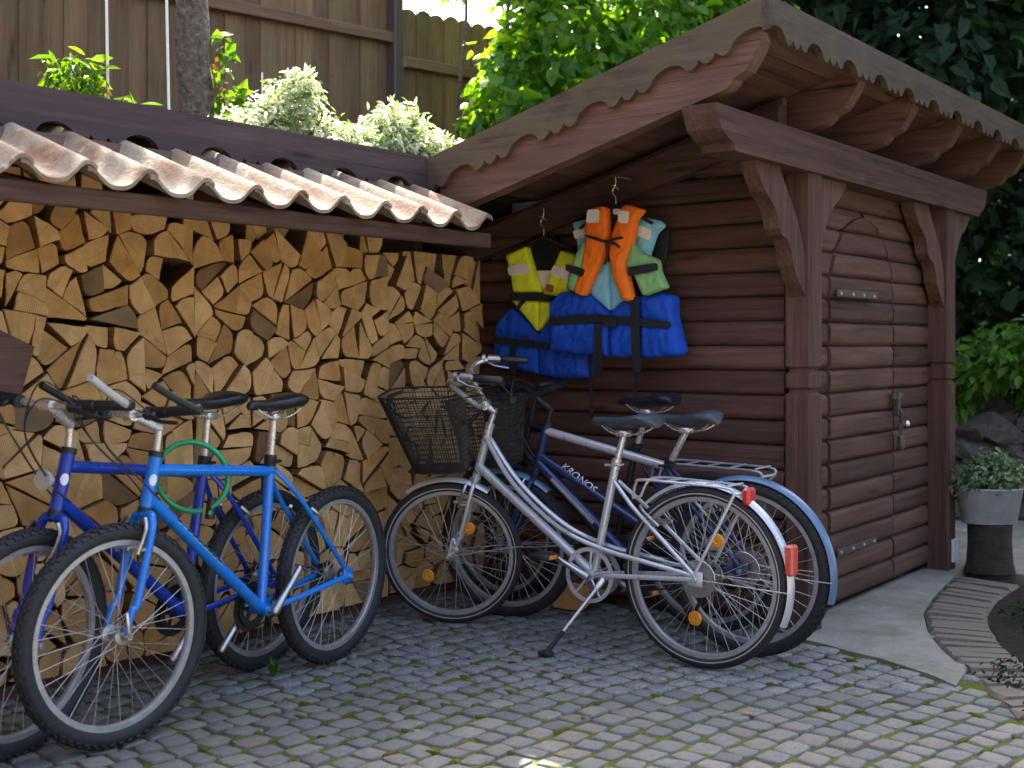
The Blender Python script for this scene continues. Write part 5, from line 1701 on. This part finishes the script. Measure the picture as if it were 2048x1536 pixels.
ov = thing('life_vest', 'orange and green life vest hanging over the cyan and blue one', 'life vest', (4.58, 2.95, 1.38))
panel('front_panel', [(3.07, 1.802), (3.0, 1.812), (2.979, 1.803), (2.974, 1.687), (2.987, 1.623), (3.039, 1.516), (3.101, 1.412), (3.152, 1.433), (3.11, 1.541), (3.088, 1.65), (3.092, 1.723)], 4.575, .04, 'c_orange', ov, .012, .025)
panel('front_panel', [(2.894, 1.801), (2.868, 1.81), (2.789, 1.783), (2.831, 1.74), (2.847, 1.641), (2.881, 1.546), (2.843, 1.392), (2.889, 1.384), (2.944, 1.498), (2.963, 1.6), (2.946, 1.686)], 4.575, .04, 'c_orange', ov, .012, .025)
panel('side_panel', [(3.101, 1.663), (3.086, 1.651), (3.081, 1.583), (3.108, 1.541), (3.151, 1.433), (3.196, 1.455), (3.174, 1.528), (3.152, 1.597)], 4.583, .035, 'c_green', ov, .01)
panel('side_panel', [(2.847, 1.639), (2.806, 1.597), (2.72, 1.563), (2.712, 1.512), (2.675, 1.441), (2.793, 1.407), (2.831, 1.488), (2.881, 1.546)], 4.583, .035, 'c_green', ov, .01)
panel('collar_lining', [(2.985, 1.803), (2.966, 1.822), (2.898, 1.818), (2.88, 1.8), (2.935, 1.60), (2.985, 1.60)], 4.612, .01, 'c_black', ov, 0)
panel('size_label', [(2.962, 1.800), (2.915, 1.797), (2.918, 1.772), (2.958, 1.774)], 4.606, .004, 'c_white', ov, 0)
panel('reflective_patch', [(3.067, 1.8), (3.003, 1.796), (3.009, 1.738), (3.074, 1.74)], 4.560, .004, 'c_white', ov, 0)
panel('reflective_patch', [(2.904, 1.784), (2.847, 1.779), (2.856, 1.725), (2.906, 1.732)], 4.560, .004, 'c_white', ov, 0)
b = MB()
for pts in ([(3.074, 1.683), (3.02, 1.667), (2.966, 1.652), (2.91, 1.662), (2.877, 1.664)], [(2.966, 1.652), (2.92, 1.64), (2.895, 1.622)], [(2.966, 1.652), (2.957, 1.60), (2.97, 1.55)]):
    b.tube(bez([(4.556, y, z) for y, z in pts], 4), .006, 6)
obj('tie_cord', b, 'c_web', ov, True, world=True)
panel('side_belt', [(3.185, 1.562), (3.081, 1.532), (3.096, 1.498), (3.19, 1.532)], 4.562, .006, 'c_web', ov, 0)
panel('side_belt', [(2.855, 1.534), (2.710, 1.548), (2.704, 1.515), (2.855, 1.494)], 4.562, .006, 'c_web', ov, 0)
# hangers and hooks
for (y, z, x, top, lab) in ((3.435, 1.70, 4.735, 1.80, 'black coat hanger inside the yellow life vest'), (2.955, 1.80, 4.62, 1.90, 'black coat hanger inside the orange life vest')):
    hg = thing('coat_hanger', lab, 'hanger', (x, y, z))
    b = MB(); b.tube(bez([(x, y + .19, z - .075), (x, y + .1, z - .03), (x, y, z + .008), (x, y - .1, z - .03), (x, y - .19, z - .075)], 5), .008, 8)
    obj('bar', b, 'blackplastic', hg, True, world=True)
    b = MB(); b.tube(bez([(x, y, z), (x, y, z + .05), (x, y + .018, z + .075), (x, y + .004, z + .098), (x, y - .016, z + .085)], 6), .0026, 6)
    obj('hook', b, 'chrome', hg, True, world=True)
    hk = MB()
    hk.tube(bez([(x, y, z + .145), (x, y, z + .115), (x, y + .006, z + .1), (x, y + .016, z + .108)], 5), .003, 6)
    hk.tube([(x, y, z + .145), (4.80, y, z + .145)], .003, 6)
    o = obj('wall_hook', hk, 'chrome', smooth=True)
    tag(o, 'small metal wall hook above the ' + ('yellow' if y > 3.2 else 'orange') + ' life vest', 'hook')

# ================================================================== GARDEN ABOVE AND BEHIND
# fence ------------------------------------------------------------------------
FD = Vector((0.976, -0.216)); FO = Vector((5.95, 5.596))   # at the dark post
def fence(s0, s1, label, top, rails, dog, group=None):
    mid = FO + FD * ((s0 + s1) / 2)
    ang_ = math.atan2(FD.y, FD.x)
    root = thing('picket_fence' if dog else 'board_fence', label, 'fence', (mid.x, mid.y, 1.94), (0, 0, ang_), group)
    L = s1 - s0; w = 0.118; n = int(L / w); rf_ = random.Random(int(s0 * 100) + 9)
    def board(i):
        x0 = -L / 2 + i * L / n; x1 = x0 + L / n + 0.008
        t = top + rf_.uniform(-.006, .006); yo = (0.0 if i % 2 else 0.012) + rf_.uniform(-.003, .003)
        b = MB()
        if dog:
            xm = (x0 + x1) / 2; hw = (x1 - x0) / 2
            pl = [(x0, 0), (x1, 0), (x1, t - .05)] + [(xm + hw * math.cos(a), t - .05 + .05 * math.sin(a)) for a in [R(q) for q in (25, 55, 90, 125, 155)]] + [(x0, t - .05)]
            b.prism(pl, 'y', yo, yo + .018)
        else:
            b.cbox(x0, x1, yo, yo + .018, 0, t, .002)
        return b
    for i in range(n):
        obj('fence_board', board(i), 'fence_z', root)
    for rz_, rh in rails:
        b = MB(); b.cbox(-L / 2, L / 2, -.05, -.006, rz_ - rh / 2, rz_ + rh / 2, .004)
        obj('rail', b, 'fence_x', root)
    return root
fence(-4.2, 0.03, 'tall brown board fence behind the tree trunk and white shrubs', 1.95, ((1.285, .07),), False)
fence(0.12, 3.2, 'round-topped picket fence beyond the dark metal post', 1.52, ((1.14, .07), (0.3, .07)), True)
b = MB(); b.cbox(FO.x + .0, FO.x + .085, FO.y - .07, FO.y + .02, 1.93, 4.1, .006)
o = obj('fence_post', b, 'metal_post'); tag(o, 'dark brown square post between the two fence panels', 'post')

# tree with its trunk in the terrace ----------------------------------------------
def tapered(pts, rr, n=12, seed=0, rough=.08):
    b = MB(); r = random.Random(seed); P = bez(pts, 5); m = len(P)
    k = [rr[0] + (rr[1] - rr[0]) * i / (m - 1) for i in range(m)]
    b.tube(P, k, n)
    b.v = [(x + r.uniform(-1, 1) * rough * rr[0], y + r.uniform(-1, 1) * rough * rr[0], z) for x, y, z in b.v]
    return b
tree = thing('tree', 'slender tree with rough bark growing in the terrace bed before the board fence', 'tree', (3.83, 4.87, 1.93))
tb = tapered([(3.84, 4.86, 1.88), (3.83, 4.87, 2.3), (3.81, 4.89, 2.7), (3.80, 4.9, 3.4), (3.84, 4.95, 4.3)], (.098, .06), 14, 1, .1)
for p in (((3.84, 4.95, 4.2), (4.3, 5.3, 5.0)), ((3.82, 4.92, 3.9), (3.3, 4.7, 4.9)), ((3.83, 4.94, 4.2), (3.7, 5.6, 5.2)), ((3.84, 4.95, 4.25), (4.2, 4.5, 5.1))):
    q = tapered([p[0], tuple((a + c) / 2 + .08 for a, c in zip(*p)), p[1]], (.04, .015), 8, 2)
    tb.add(q.v, q.f)
obj('trunk', tb, 'bark', tree, True, world=True, angle=70)
lf = leaf_mesh(MB(), [(3.45, 5.1, 4.9, .75, .7, .6), (2.7, 4.9, 4.8, .8, .8, .6), (2.0, 4.7, 4.7, .8, .8, .6), (3.3, 5.9, 5.4, .9, .8, .6), (2.4, 5.7, 5.2, .9, .8, .6)], 5200, .10, 31, .6)
link(bpy.data.objects.new('crown', raw_mesh(lf, 'crown', 'leaf_bush')), tree, True)
lf = leaf_mesh(MB(), [(3.93, 4.80, 2.58, .06, .05, .20), (3.95, 4.76, 2.36, .09, .06, .14)], 70, .075, 33, .7, heart=True)
link(bpy.data.objects.new('shoot', raw_mesh(lf, 'shoot', 'leaf_maple')), tree, True)
# white cords up to the canopy
for (a, c, w, lab) in (((3.268, 4.779, 1.92), (3.235, 4.81, 4.9), .0065, 'white plant cord rising beside the leafy young shrub'), ((3.497, 4.644, 1.92), (3.45, 4.68, 4.9), .0065, 'white plant cord rising next to the tree trunk'), ((4.02, 4.62, 1.92), (4.03, 4.63, 2.53), .004, 'short thin white cane in the white shrub')):
    b = MB(); b.tube([a, tuple((p + q) / 2 for p, q in zip(a, c)), c], w, 8)
    o = obj('plant_cord', b, 'string', smooth=True); tag(o, lab, 'cord')

def plant(name, label, cat, loc, blobs, n, size, mat, seed, stems=5, group=None, width=.5, sh=.5, stem_h=None, droop=.1):
    root = thing(name, label, cat, loc, (0, 0, 0), group)
    r = random.Random(seed); b = MB()
    for i in range(stems):
        c = r.choice(blobs)
        e = (c[0] + r.uniform(-.7, .7) * c[3], c[1] + r.uniform(-.7, .7) * c[4], c[2] + r.uniform(-.2, .7) * c[5])
        s = (loc[0] + r.uniform(-.05, .05), loc[1] + r.uniform(-.05, .05), loc[2] - .02)
        m_ = tuple((p + q) / 2 + r.uniform(-.03, .03) for p, q in zip(s, e))
        b.tube(bez([s, m_, e], 3), [.006] * 6 + [.003], 5)
    obj('stem', b, 'barkdark', root, True, world=True)
    lf = leaf_mesh(MB(), blobs, n, size, seed, width, shell=sh, droop=droop)
    link(bpy.data.objects.new('foliage', raw_mesh(lf, 'foliage', mat)), root, True)
    return root
plant('shrub', 'white-leaved variegated shrub beside the tree trunk', 'shrub', (3.78, 4.24, 1.94),
      [(3.72, 4.28, 2.13, .21, .22, .17), (3.82, 4.20, 2.27, .17, .17, .14), (3.58, 4.38, 2.08, .16, .18, .14), (3.84, 4.15, 2.38, .09, .09, .07), (3.94, 4.06, 2.10, .17, .17, .14)], 5200, .046, 'leaf_varieg', 41, 9, width=.42)
plant('shrub', 'broad white-leaved variegated shrub at the corner by the shed roof', 'shrub', (4.40, 4.08, 1.94),
      [(4.40, 4.06, 2.14, .24, .24, .17), (4.26, 4.12, 2.12, .22, .2, .16), (4.52, 3.96, 2.12, .18, .18, .13), (4.36, 4.06, 2.27, .15, .15, .11), (4.10, 4.10, 2.10, .18, .18, .14)], 5600, .046, 'leaf_varieg', 43, 9, width=.42)
plant('young_shrub', 'yellow-green young shrub with reddish shoots on the terrace', 'shrub', (3.15, 4.75, 1.94),
      [(3.15, 4.77, 2.24, .20, .2, .10), (3.11, 4.82, 2.38, .14, .12, .12), (3.28, 4.62, 2.18, .10, .1, .09), (3.05, 4.88, 2.22, .12, .12, .10)], 520, .085, 'leaf_maple', 45, 9, width=.42, droop=.25)
plant('low_herb', 'low leafy herb at the terrace edge between the cords', 'plant', (3.38, 4.5, 1.94), [(3.36, 4.5, 2.1, .13, .12, .1)], 160, .06, 'leaf_maple', 46, 4)

# climbing vine with large leaves over the fence -----------------------------------
vine = thing('climbing_vine', 'lush climbing vine with large bright green leaves behind the shed roof', 'vine', (6.6, 4.6, 1.94))
b = MB()
for i in range(7):
    x = 6.15 + .28 * i; y = 5.05 - .17 * i
    b.tube(bez([(x, y, 1.92), (x + rnd.uniform(-.1, .1), y + .05, 2.6), (x + rnd.uniform(-.2, .2), y - .05, 3.3), (x + rnd.uniform(-.3, .3), y, 4.2)], 4), .012, 6)
obj('stem', b, 'bark', vine, True, world=True)
lf1 = MB()
lf1.v = [(0, 0, 0), (-.48, -.06, .05), (-.5, .32, .07), (-.3, .66, .03), (0, 1, -.1), (.3, .66, .03), (.5, .32, .07), (.48, -.06, .05)]
lf1.f = [(0, 1, 2, 3, 4), (0, 4, 5, 6, 7)]; lf1.mi = [0, 0]
leaf_one = lf1.mesh('leaf', 'leaf_vine', True, 80)
rv = random.Random(77); cnt = 0
while cnt < 300:
    t = rv.random(); x = 6.05 + 1.75 * t + rv.uniform(-.15, .15); y = 5.0 - 1.15 * t + rv.uniform(-.2, .12); z = rv.uniform(2.35, 4.0)
    if t < .12 and z > 3.2 and rv.random() < .7: continue
    o = bpy.data.objects.new('leaf', leaf_one); link(o, vine, True)
    s = rv.uniform(.075, .14)
    o.location = (x, y - .12, z); o.scale = (s, s, s)
    o.rotation_euler = (R(rv.uniform(150, 250)), R(rv.uniform(-35, 35)), R(37 - 90 + rv.uniform(-55, 55)))
    cnt += 1
lf = leaf_mesh(MB(), [(6.35, 4.85, 2.75, .38, .3, .55), (6.7, 4.65, 3.2, .5, .4, .7), (7.2, 4.3, 3.3, .5, .4, .75), (7.7, 4.1, 3.5, .5, .4, .7), (6.25, 5.0, 2.4, .3, .25, .3), (6.5, 4.9, 3.75, .35, .3, .35), (6.0, 5.05, 3.55, .2, .15, .12)], 6500, .09, 51, .72, droop=.7, heart=True)
tag(link(bpy.data.objects.new('inner_leaves', raw_mesh(lf, 'inner_leaves', 'leaf_vine')), vine, True), kind='stuff')

def big_tree(label, base, h, blobs, n, size, mat, seed):
    root = thing('tree', label, 'tree', base)
    tb = tapered([base, (base[0] + .1, base[1], base[2] + h * .4), (base[0] - .1, base[1] + .1, base[2] + h)], (.16, .08), 10, seed)
    for i, c in enumerate(blobs[:6]):
        q = tapered([(base[0], base[1], base[2] + h * (.5 + .08 * i)), tuple((a + d) / 2 for a, d in zip((base[0], base[1], base[2] + h * .8), c[:3])), c[:3]], (.05, .015), 6, seed + i)
        tb.add(q.v, q.f)
    obj('trunk', tb, 'barkdark', root, True, world=True, angle=70)
    lf = leaf_mesh(MB(), blobs, n, size, seed, .62, droop=.6, heart=True)
    link(bpy.data.objects.new('crown', raw_mesh(lf, 'crown', mat)), root, True)
    return root
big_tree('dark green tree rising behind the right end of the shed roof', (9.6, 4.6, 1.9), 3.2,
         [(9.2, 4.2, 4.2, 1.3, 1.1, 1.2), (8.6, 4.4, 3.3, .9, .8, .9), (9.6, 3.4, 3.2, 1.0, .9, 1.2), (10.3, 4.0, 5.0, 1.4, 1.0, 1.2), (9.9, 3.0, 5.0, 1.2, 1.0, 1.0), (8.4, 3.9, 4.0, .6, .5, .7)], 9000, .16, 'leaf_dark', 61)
big_tree('deep shaded tree beyond the dry stone wall', (11.2, 2.6, .5), 3.4,
         [(10.9, 2.5, 2.6, 1.1, 1.0, 1.2), (11.0, 1.7, 3.4, 1.2, 1.0, 1.2), (10.6, 3.2, 1.9, .9, .8, .9), (11.6, 2.8, 4.3, 1.4, 1.2, 1.3), (10.8, 2.9, 4.2, 1.0, .9, 1.0), (11.2, 1.2, 1.9, .9, .8, 1.0)], 8000, .16, 'leaf_dark', 63)
big_tree('leafy tree beyond the picket fence', (11.2, 6.0, 1.9), 2.6,
         [(11.2, 6.0, 4.0, 1.2, 1.0, 1.1), (10.6, 6.3, 3.4, 1.0, .9, .9), (11.8, 5.2, 4.0, 1.2, 1.0, 1.2), (12.0, 5.6, 3.0, 1.2, .9, .9)], 5200, .16, 'leaf_bush', 65)
big_tree('broad unseen tree added to darken the shed front', (7.2, -1.2, -.05), 3.0,  # out of view, added to darken the shed front, eaves and nearby cobbles
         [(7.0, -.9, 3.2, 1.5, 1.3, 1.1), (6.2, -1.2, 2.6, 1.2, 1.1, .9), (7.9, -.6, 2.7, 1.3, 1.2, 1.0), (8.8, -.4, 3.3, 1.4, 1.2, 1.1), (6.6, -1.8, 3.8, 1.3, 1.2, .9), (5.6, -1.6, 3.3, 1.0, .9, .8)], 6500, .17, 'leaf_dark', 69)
# far wood that closes the view behind the garden
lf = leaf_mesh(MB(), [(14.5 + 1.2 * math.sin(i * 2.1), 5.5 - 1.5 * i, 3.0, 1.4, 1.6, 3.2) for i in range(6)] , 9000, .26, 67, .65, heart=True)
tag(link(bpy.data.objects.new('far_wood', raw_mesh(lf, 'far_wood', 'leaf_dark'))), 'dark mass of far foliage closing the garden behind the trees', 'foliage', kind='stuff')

# unseen timber building and leaf screen, added to cut sky light on the yard
added_house = thing('added_house', 'unseen timber-clad building added to shade the yard', 'added_house', (-6.2, 0, 0))
b = MB(); b.box(-9.0, -2.2, -7.0, 7.5, -0.05, 3.6)
obj('wall', b, 'stain_z', added_house, world=True)
b = MB(); b.prism([(-9.6, 3.4), (-5.6, 5.6), (-1.6, 3.4), (-1.6, 3.55), (-5.6, 5.8), (-9.6, 3.55)], 'y', -7.4, 7.9)
obj('roof', b, 'tile', added_house, world=True)
lf = leaf_mesh(MB(), [(-2.5 + 1.5 * i, -6.6 + .3 * math.sin(i * 2), 1.7, 1.1, .8, 1.8) for i in range(9)], 7000, .2, 91, .6)
hd = thing('added_hedge', 'unseen tall green leaf screen added to shade the yard', 'added_hedge', (3, -6.6, 0))
link(bpy.data.objects.new('foliage', raw_mesh(lf, 'foliage', 'leaf_bush')), hd, True)
b = MB()
for i in range(9): b.tube([(-2.5 + 1.5 * i, -6.6, -.05), (-2.45 + 1.5 * i, -6.55, 1.8)], .06, 8)
obj('stems', b, 'barkdark', hd, True, world=True)

# bush and dry stone wall on the right
plant('bush', 'fresh green bush growing over the dry stone wall', 'bush', (8.95, 2.5, .5),
      [(8.95, 2.42, 1.10, .42, .42, .26), (9.1, 2.1, 1.22, .4, .4, .26), (8.75, 2.7, .98, .3, .28, .2), (9.2, 2.3, .9, .35, .3, .2), (8.68, 2.72, .74, .16, .14, .10)], 2600, .095, 'leaf_bush', 71, 8, width=.55, droop=.3)
wallr = thing('stone_wall', 'low dry stone wall of rough fieldstones under the bush', 'wall', (8.75, 2.5, 0))
rs = random.Random(5)
def rock(seed):
    """broken fieldstone: a ball cut by random planes"""
    r = random.Random(seed); bm = bmesh.new()
    bmesh.ops.create_icosphere(bm, subdivisions=2, radius=.52)
    for k in range(9):
        nrm = Vector((r.uniform(-1, 1), r.uniform(-1, 1), r.uniform(-1, 1))).normalized()
        g = bmesh.ops.bisect_plane(bm, geom=bm.verts[:] + bm.edges[:] + bm.faces[:], plane_co=nrm * r.uniform(.28, .42), plane_no=nrm, clear_outer=True)
        ed = [e for e in bm.edges if e.is_boundary]
        if ed: bmesh.ops.edgeloop_fill(bm, edges=ed)
    bmesh.ops.triangulate(bm, faces=bm.faces)
    for w in bm.verts: w.co += Vector((r.uniform(-1, 1), r.uniform(-1, 1), r.uniform(-1, 1))) * .012
    me = bpy.data.meshes.new('stone'); bm.to_mesh(me); bm.free(); me.materials.append(M['stone'])
    return me
rocks = [rock(900 + i) for i in range(6)]
for rowi, zz in enumerate((.07, .21, .35, .48, .60)):
    t = -0.15 + .1 * (rowi % 2)
    while t < 1.15:
        w = rs.uniform(.20, .36); h = rs.uniform(.15, .20)
        p = (8.30 + 1.3 * t, 3.15 - 1.7 * t)
        o = bpy.data.objects.new('stone', rs.choice(rocks)); link(o, wallr, True)
        o.location = (p[0] + rs.uniform(-.03, .03), p[1] + rs.uniform(-.03, .03), zz)
        o.scale = (w * 1.35, .30, h * 1.4); o.rotation_euler = (rs.uniform(-.2, .2), rs.uniform(-.2, .2), math.atan2(-1.7, 1.3) + rs.uniform(-.2, .2))
        t += w / 2.14 * .93

# zinc tub on a stump
st_ = thing('tree_stump', 'dark old tree stump carrying the zinc tub', 'stump', (6.68, 1.93, 0.0))
b = MB(); secs = []
r_ = random.Random(4); prof_ = [1 + r_.uniform(-.08, .08) for _ in range(16)]
for z, k in ((0.0, .135), (.05, .122), (.16, .115), (.245, .118), (.25, .112)):
    secs.append([(6.68 + math.cos(2 * math.pi * i / 16) * k * prof_[i], 1.93 + math.sin(2 * math.pi * i / 16) * k * prof_[i], z) for i in range(16)])
b.loft(secs); obj('bark', b, 'stumpwood', st_, True, world=True, angle=50)
b = MB(); b.loft([[(6.68 + math.cos(2 * math.pi * i / 16) * k * prof_[i], 1.93 + math.sin(2 * math.pi * i / 16) * k * prof_[i], z) for i in range(16)] for z, k in ((.2505, .10), (.254, .098))])
obj('sawn_top', b, 'stumpwood', st_, world=True)
tub = thing('planter', 'galvanised zinc tub of white-edged foliage on the stump', 'planter', (6.66, 1.93, .256))
b = MB(); secs = []
def oval(k, z, m=24): return [(6.66 + RT.x * .175 * k * math.cos(2 * math.pi * i / m) + FW.x * .12 * k * math.sin(2 * math.pi * i / m), 1.93 + RT.y * .175 * k * math.cos(2 * math.pi * i / m) + FW.y * .12 * k * math.sin(2 * math.pi * i / m), z) for i in range(m)]
b.loft([oval(.80, .256), oval(.82, .262), oval(1.0, .432), oval(1.03, .436), oval(1.03, .444), oval(.97, .444), oval(.95, .41)])
obj('tub', b, 'zinc', tub, True, world=True, angle=40)
b = MB(); b.loft([oval(.93, .395), oval(.93, .412)]); obj('soil', b, 'soil', tub, world=True)
lf = leaf_mesh(MB(), [(6.66, 1.93, .50, .18, .18, .09), (6.60, 2.01, .47, .12, .12, .08), (6.74, 1.86, .52, .13, .13, .10), (6.68, 1.93, .58, .10, .10, .07)], 1700, .042, 81, .45, shell=.4)
link(bpy.data.objects.new('foliage', raw_mesh(lf, 'foliage', 'leaf_tub')), tub, True)

# ground cover, weeds and fallen leaves
lf = leaf_mesh(MB(), [(4.9 + .35 * math.cos(i * 2.4) * (1 + .2 * i), .95 + .3 * math.sin(i * 2.4), .03, .25, .22, .04) for i in range(6)] + [(5.6, 1.35, .04, .3, .2, .05), (6.1, 1.35, .04, .3, .2, .05)], 2200, .03, 85, .5)
tag(link(bpy.data.objects.new('ground_cover', raw_mesh(lf, 'ground_cover', 'leaf_dark'))), 'dark ground cover in the bed beside the brick edging', 'plants', kind='stuff')
w_ = thing('weed', 'small green weed sprouting from the cobbles under the blue bicycle', 'weed', (2.975, 3.36, 0))
lf = MB(); rw = random.Random(8)
for i in range(16):
    a = rw.uniform(0, 6.28); h = rw.uniform(.03, .075); r0 = rw.uniform(.01, .05); w = rw.uniform(.006, .012)
    d = Vector((math.cos(a), math.sin(a), 0)); s = Vector((-d.y, d.x, 0))
    lf.add([s * -w * .4, d * r0 * .5 + s * -w + Vector((0, 0, h * .6)), d * r0 + Vector((0, 0, h)), d * r0 * .5 + s * w + Vector((0, 0, h * .6)), s * w * .4], [(0, 1, 2, 3, 4)])
link(bpy.data.objects.new('leaves', raw_mesh(lf, 'leaves', 'leaf_bush')), w_)
fl = MB(); fl.v = [(0, -.5, 0), (-.28, -.1, .08), (-.2, .3, .1), (0, .5, .02), (.22, .28, .06), (.3, -.12, .12)]; fl.f = [(0, 1, 2, 3), (0, 3, 4, 5)]; fl.mi = [0, 0]
fme = fl.mesh('fallen_leaf', 'leaf_dry')
rf2 = random.Random(19)
for (x, y) in ((3.62, 2.62), (3.35, 2.58), (3.75, 2.2), (3.5, 2.9), (3.05, 2.75), (3.9, 2.55), (3.25, 2.2), (4.25, 1.65), (3.0, 2.95), (3.6, 1.8), (4.1, 2.9), (3.4, 3.05)):
    o = bpy.data.objects.new('fallen_leaf', fme); COL.objects.link(o)
    s = rf2.uniform(.035, .06); o.scale = (s, s, s); o.location = (x, y, .006); o.rotation_euler = (rf2.uniform(-.2, .2), rf2.uniform(-.2, .2), rf2.uniform(0, 6.3))
    tag(o, 'small dry brown leaf lying on the cobbles', 'leaf', 'dry leaves on the cobbles')
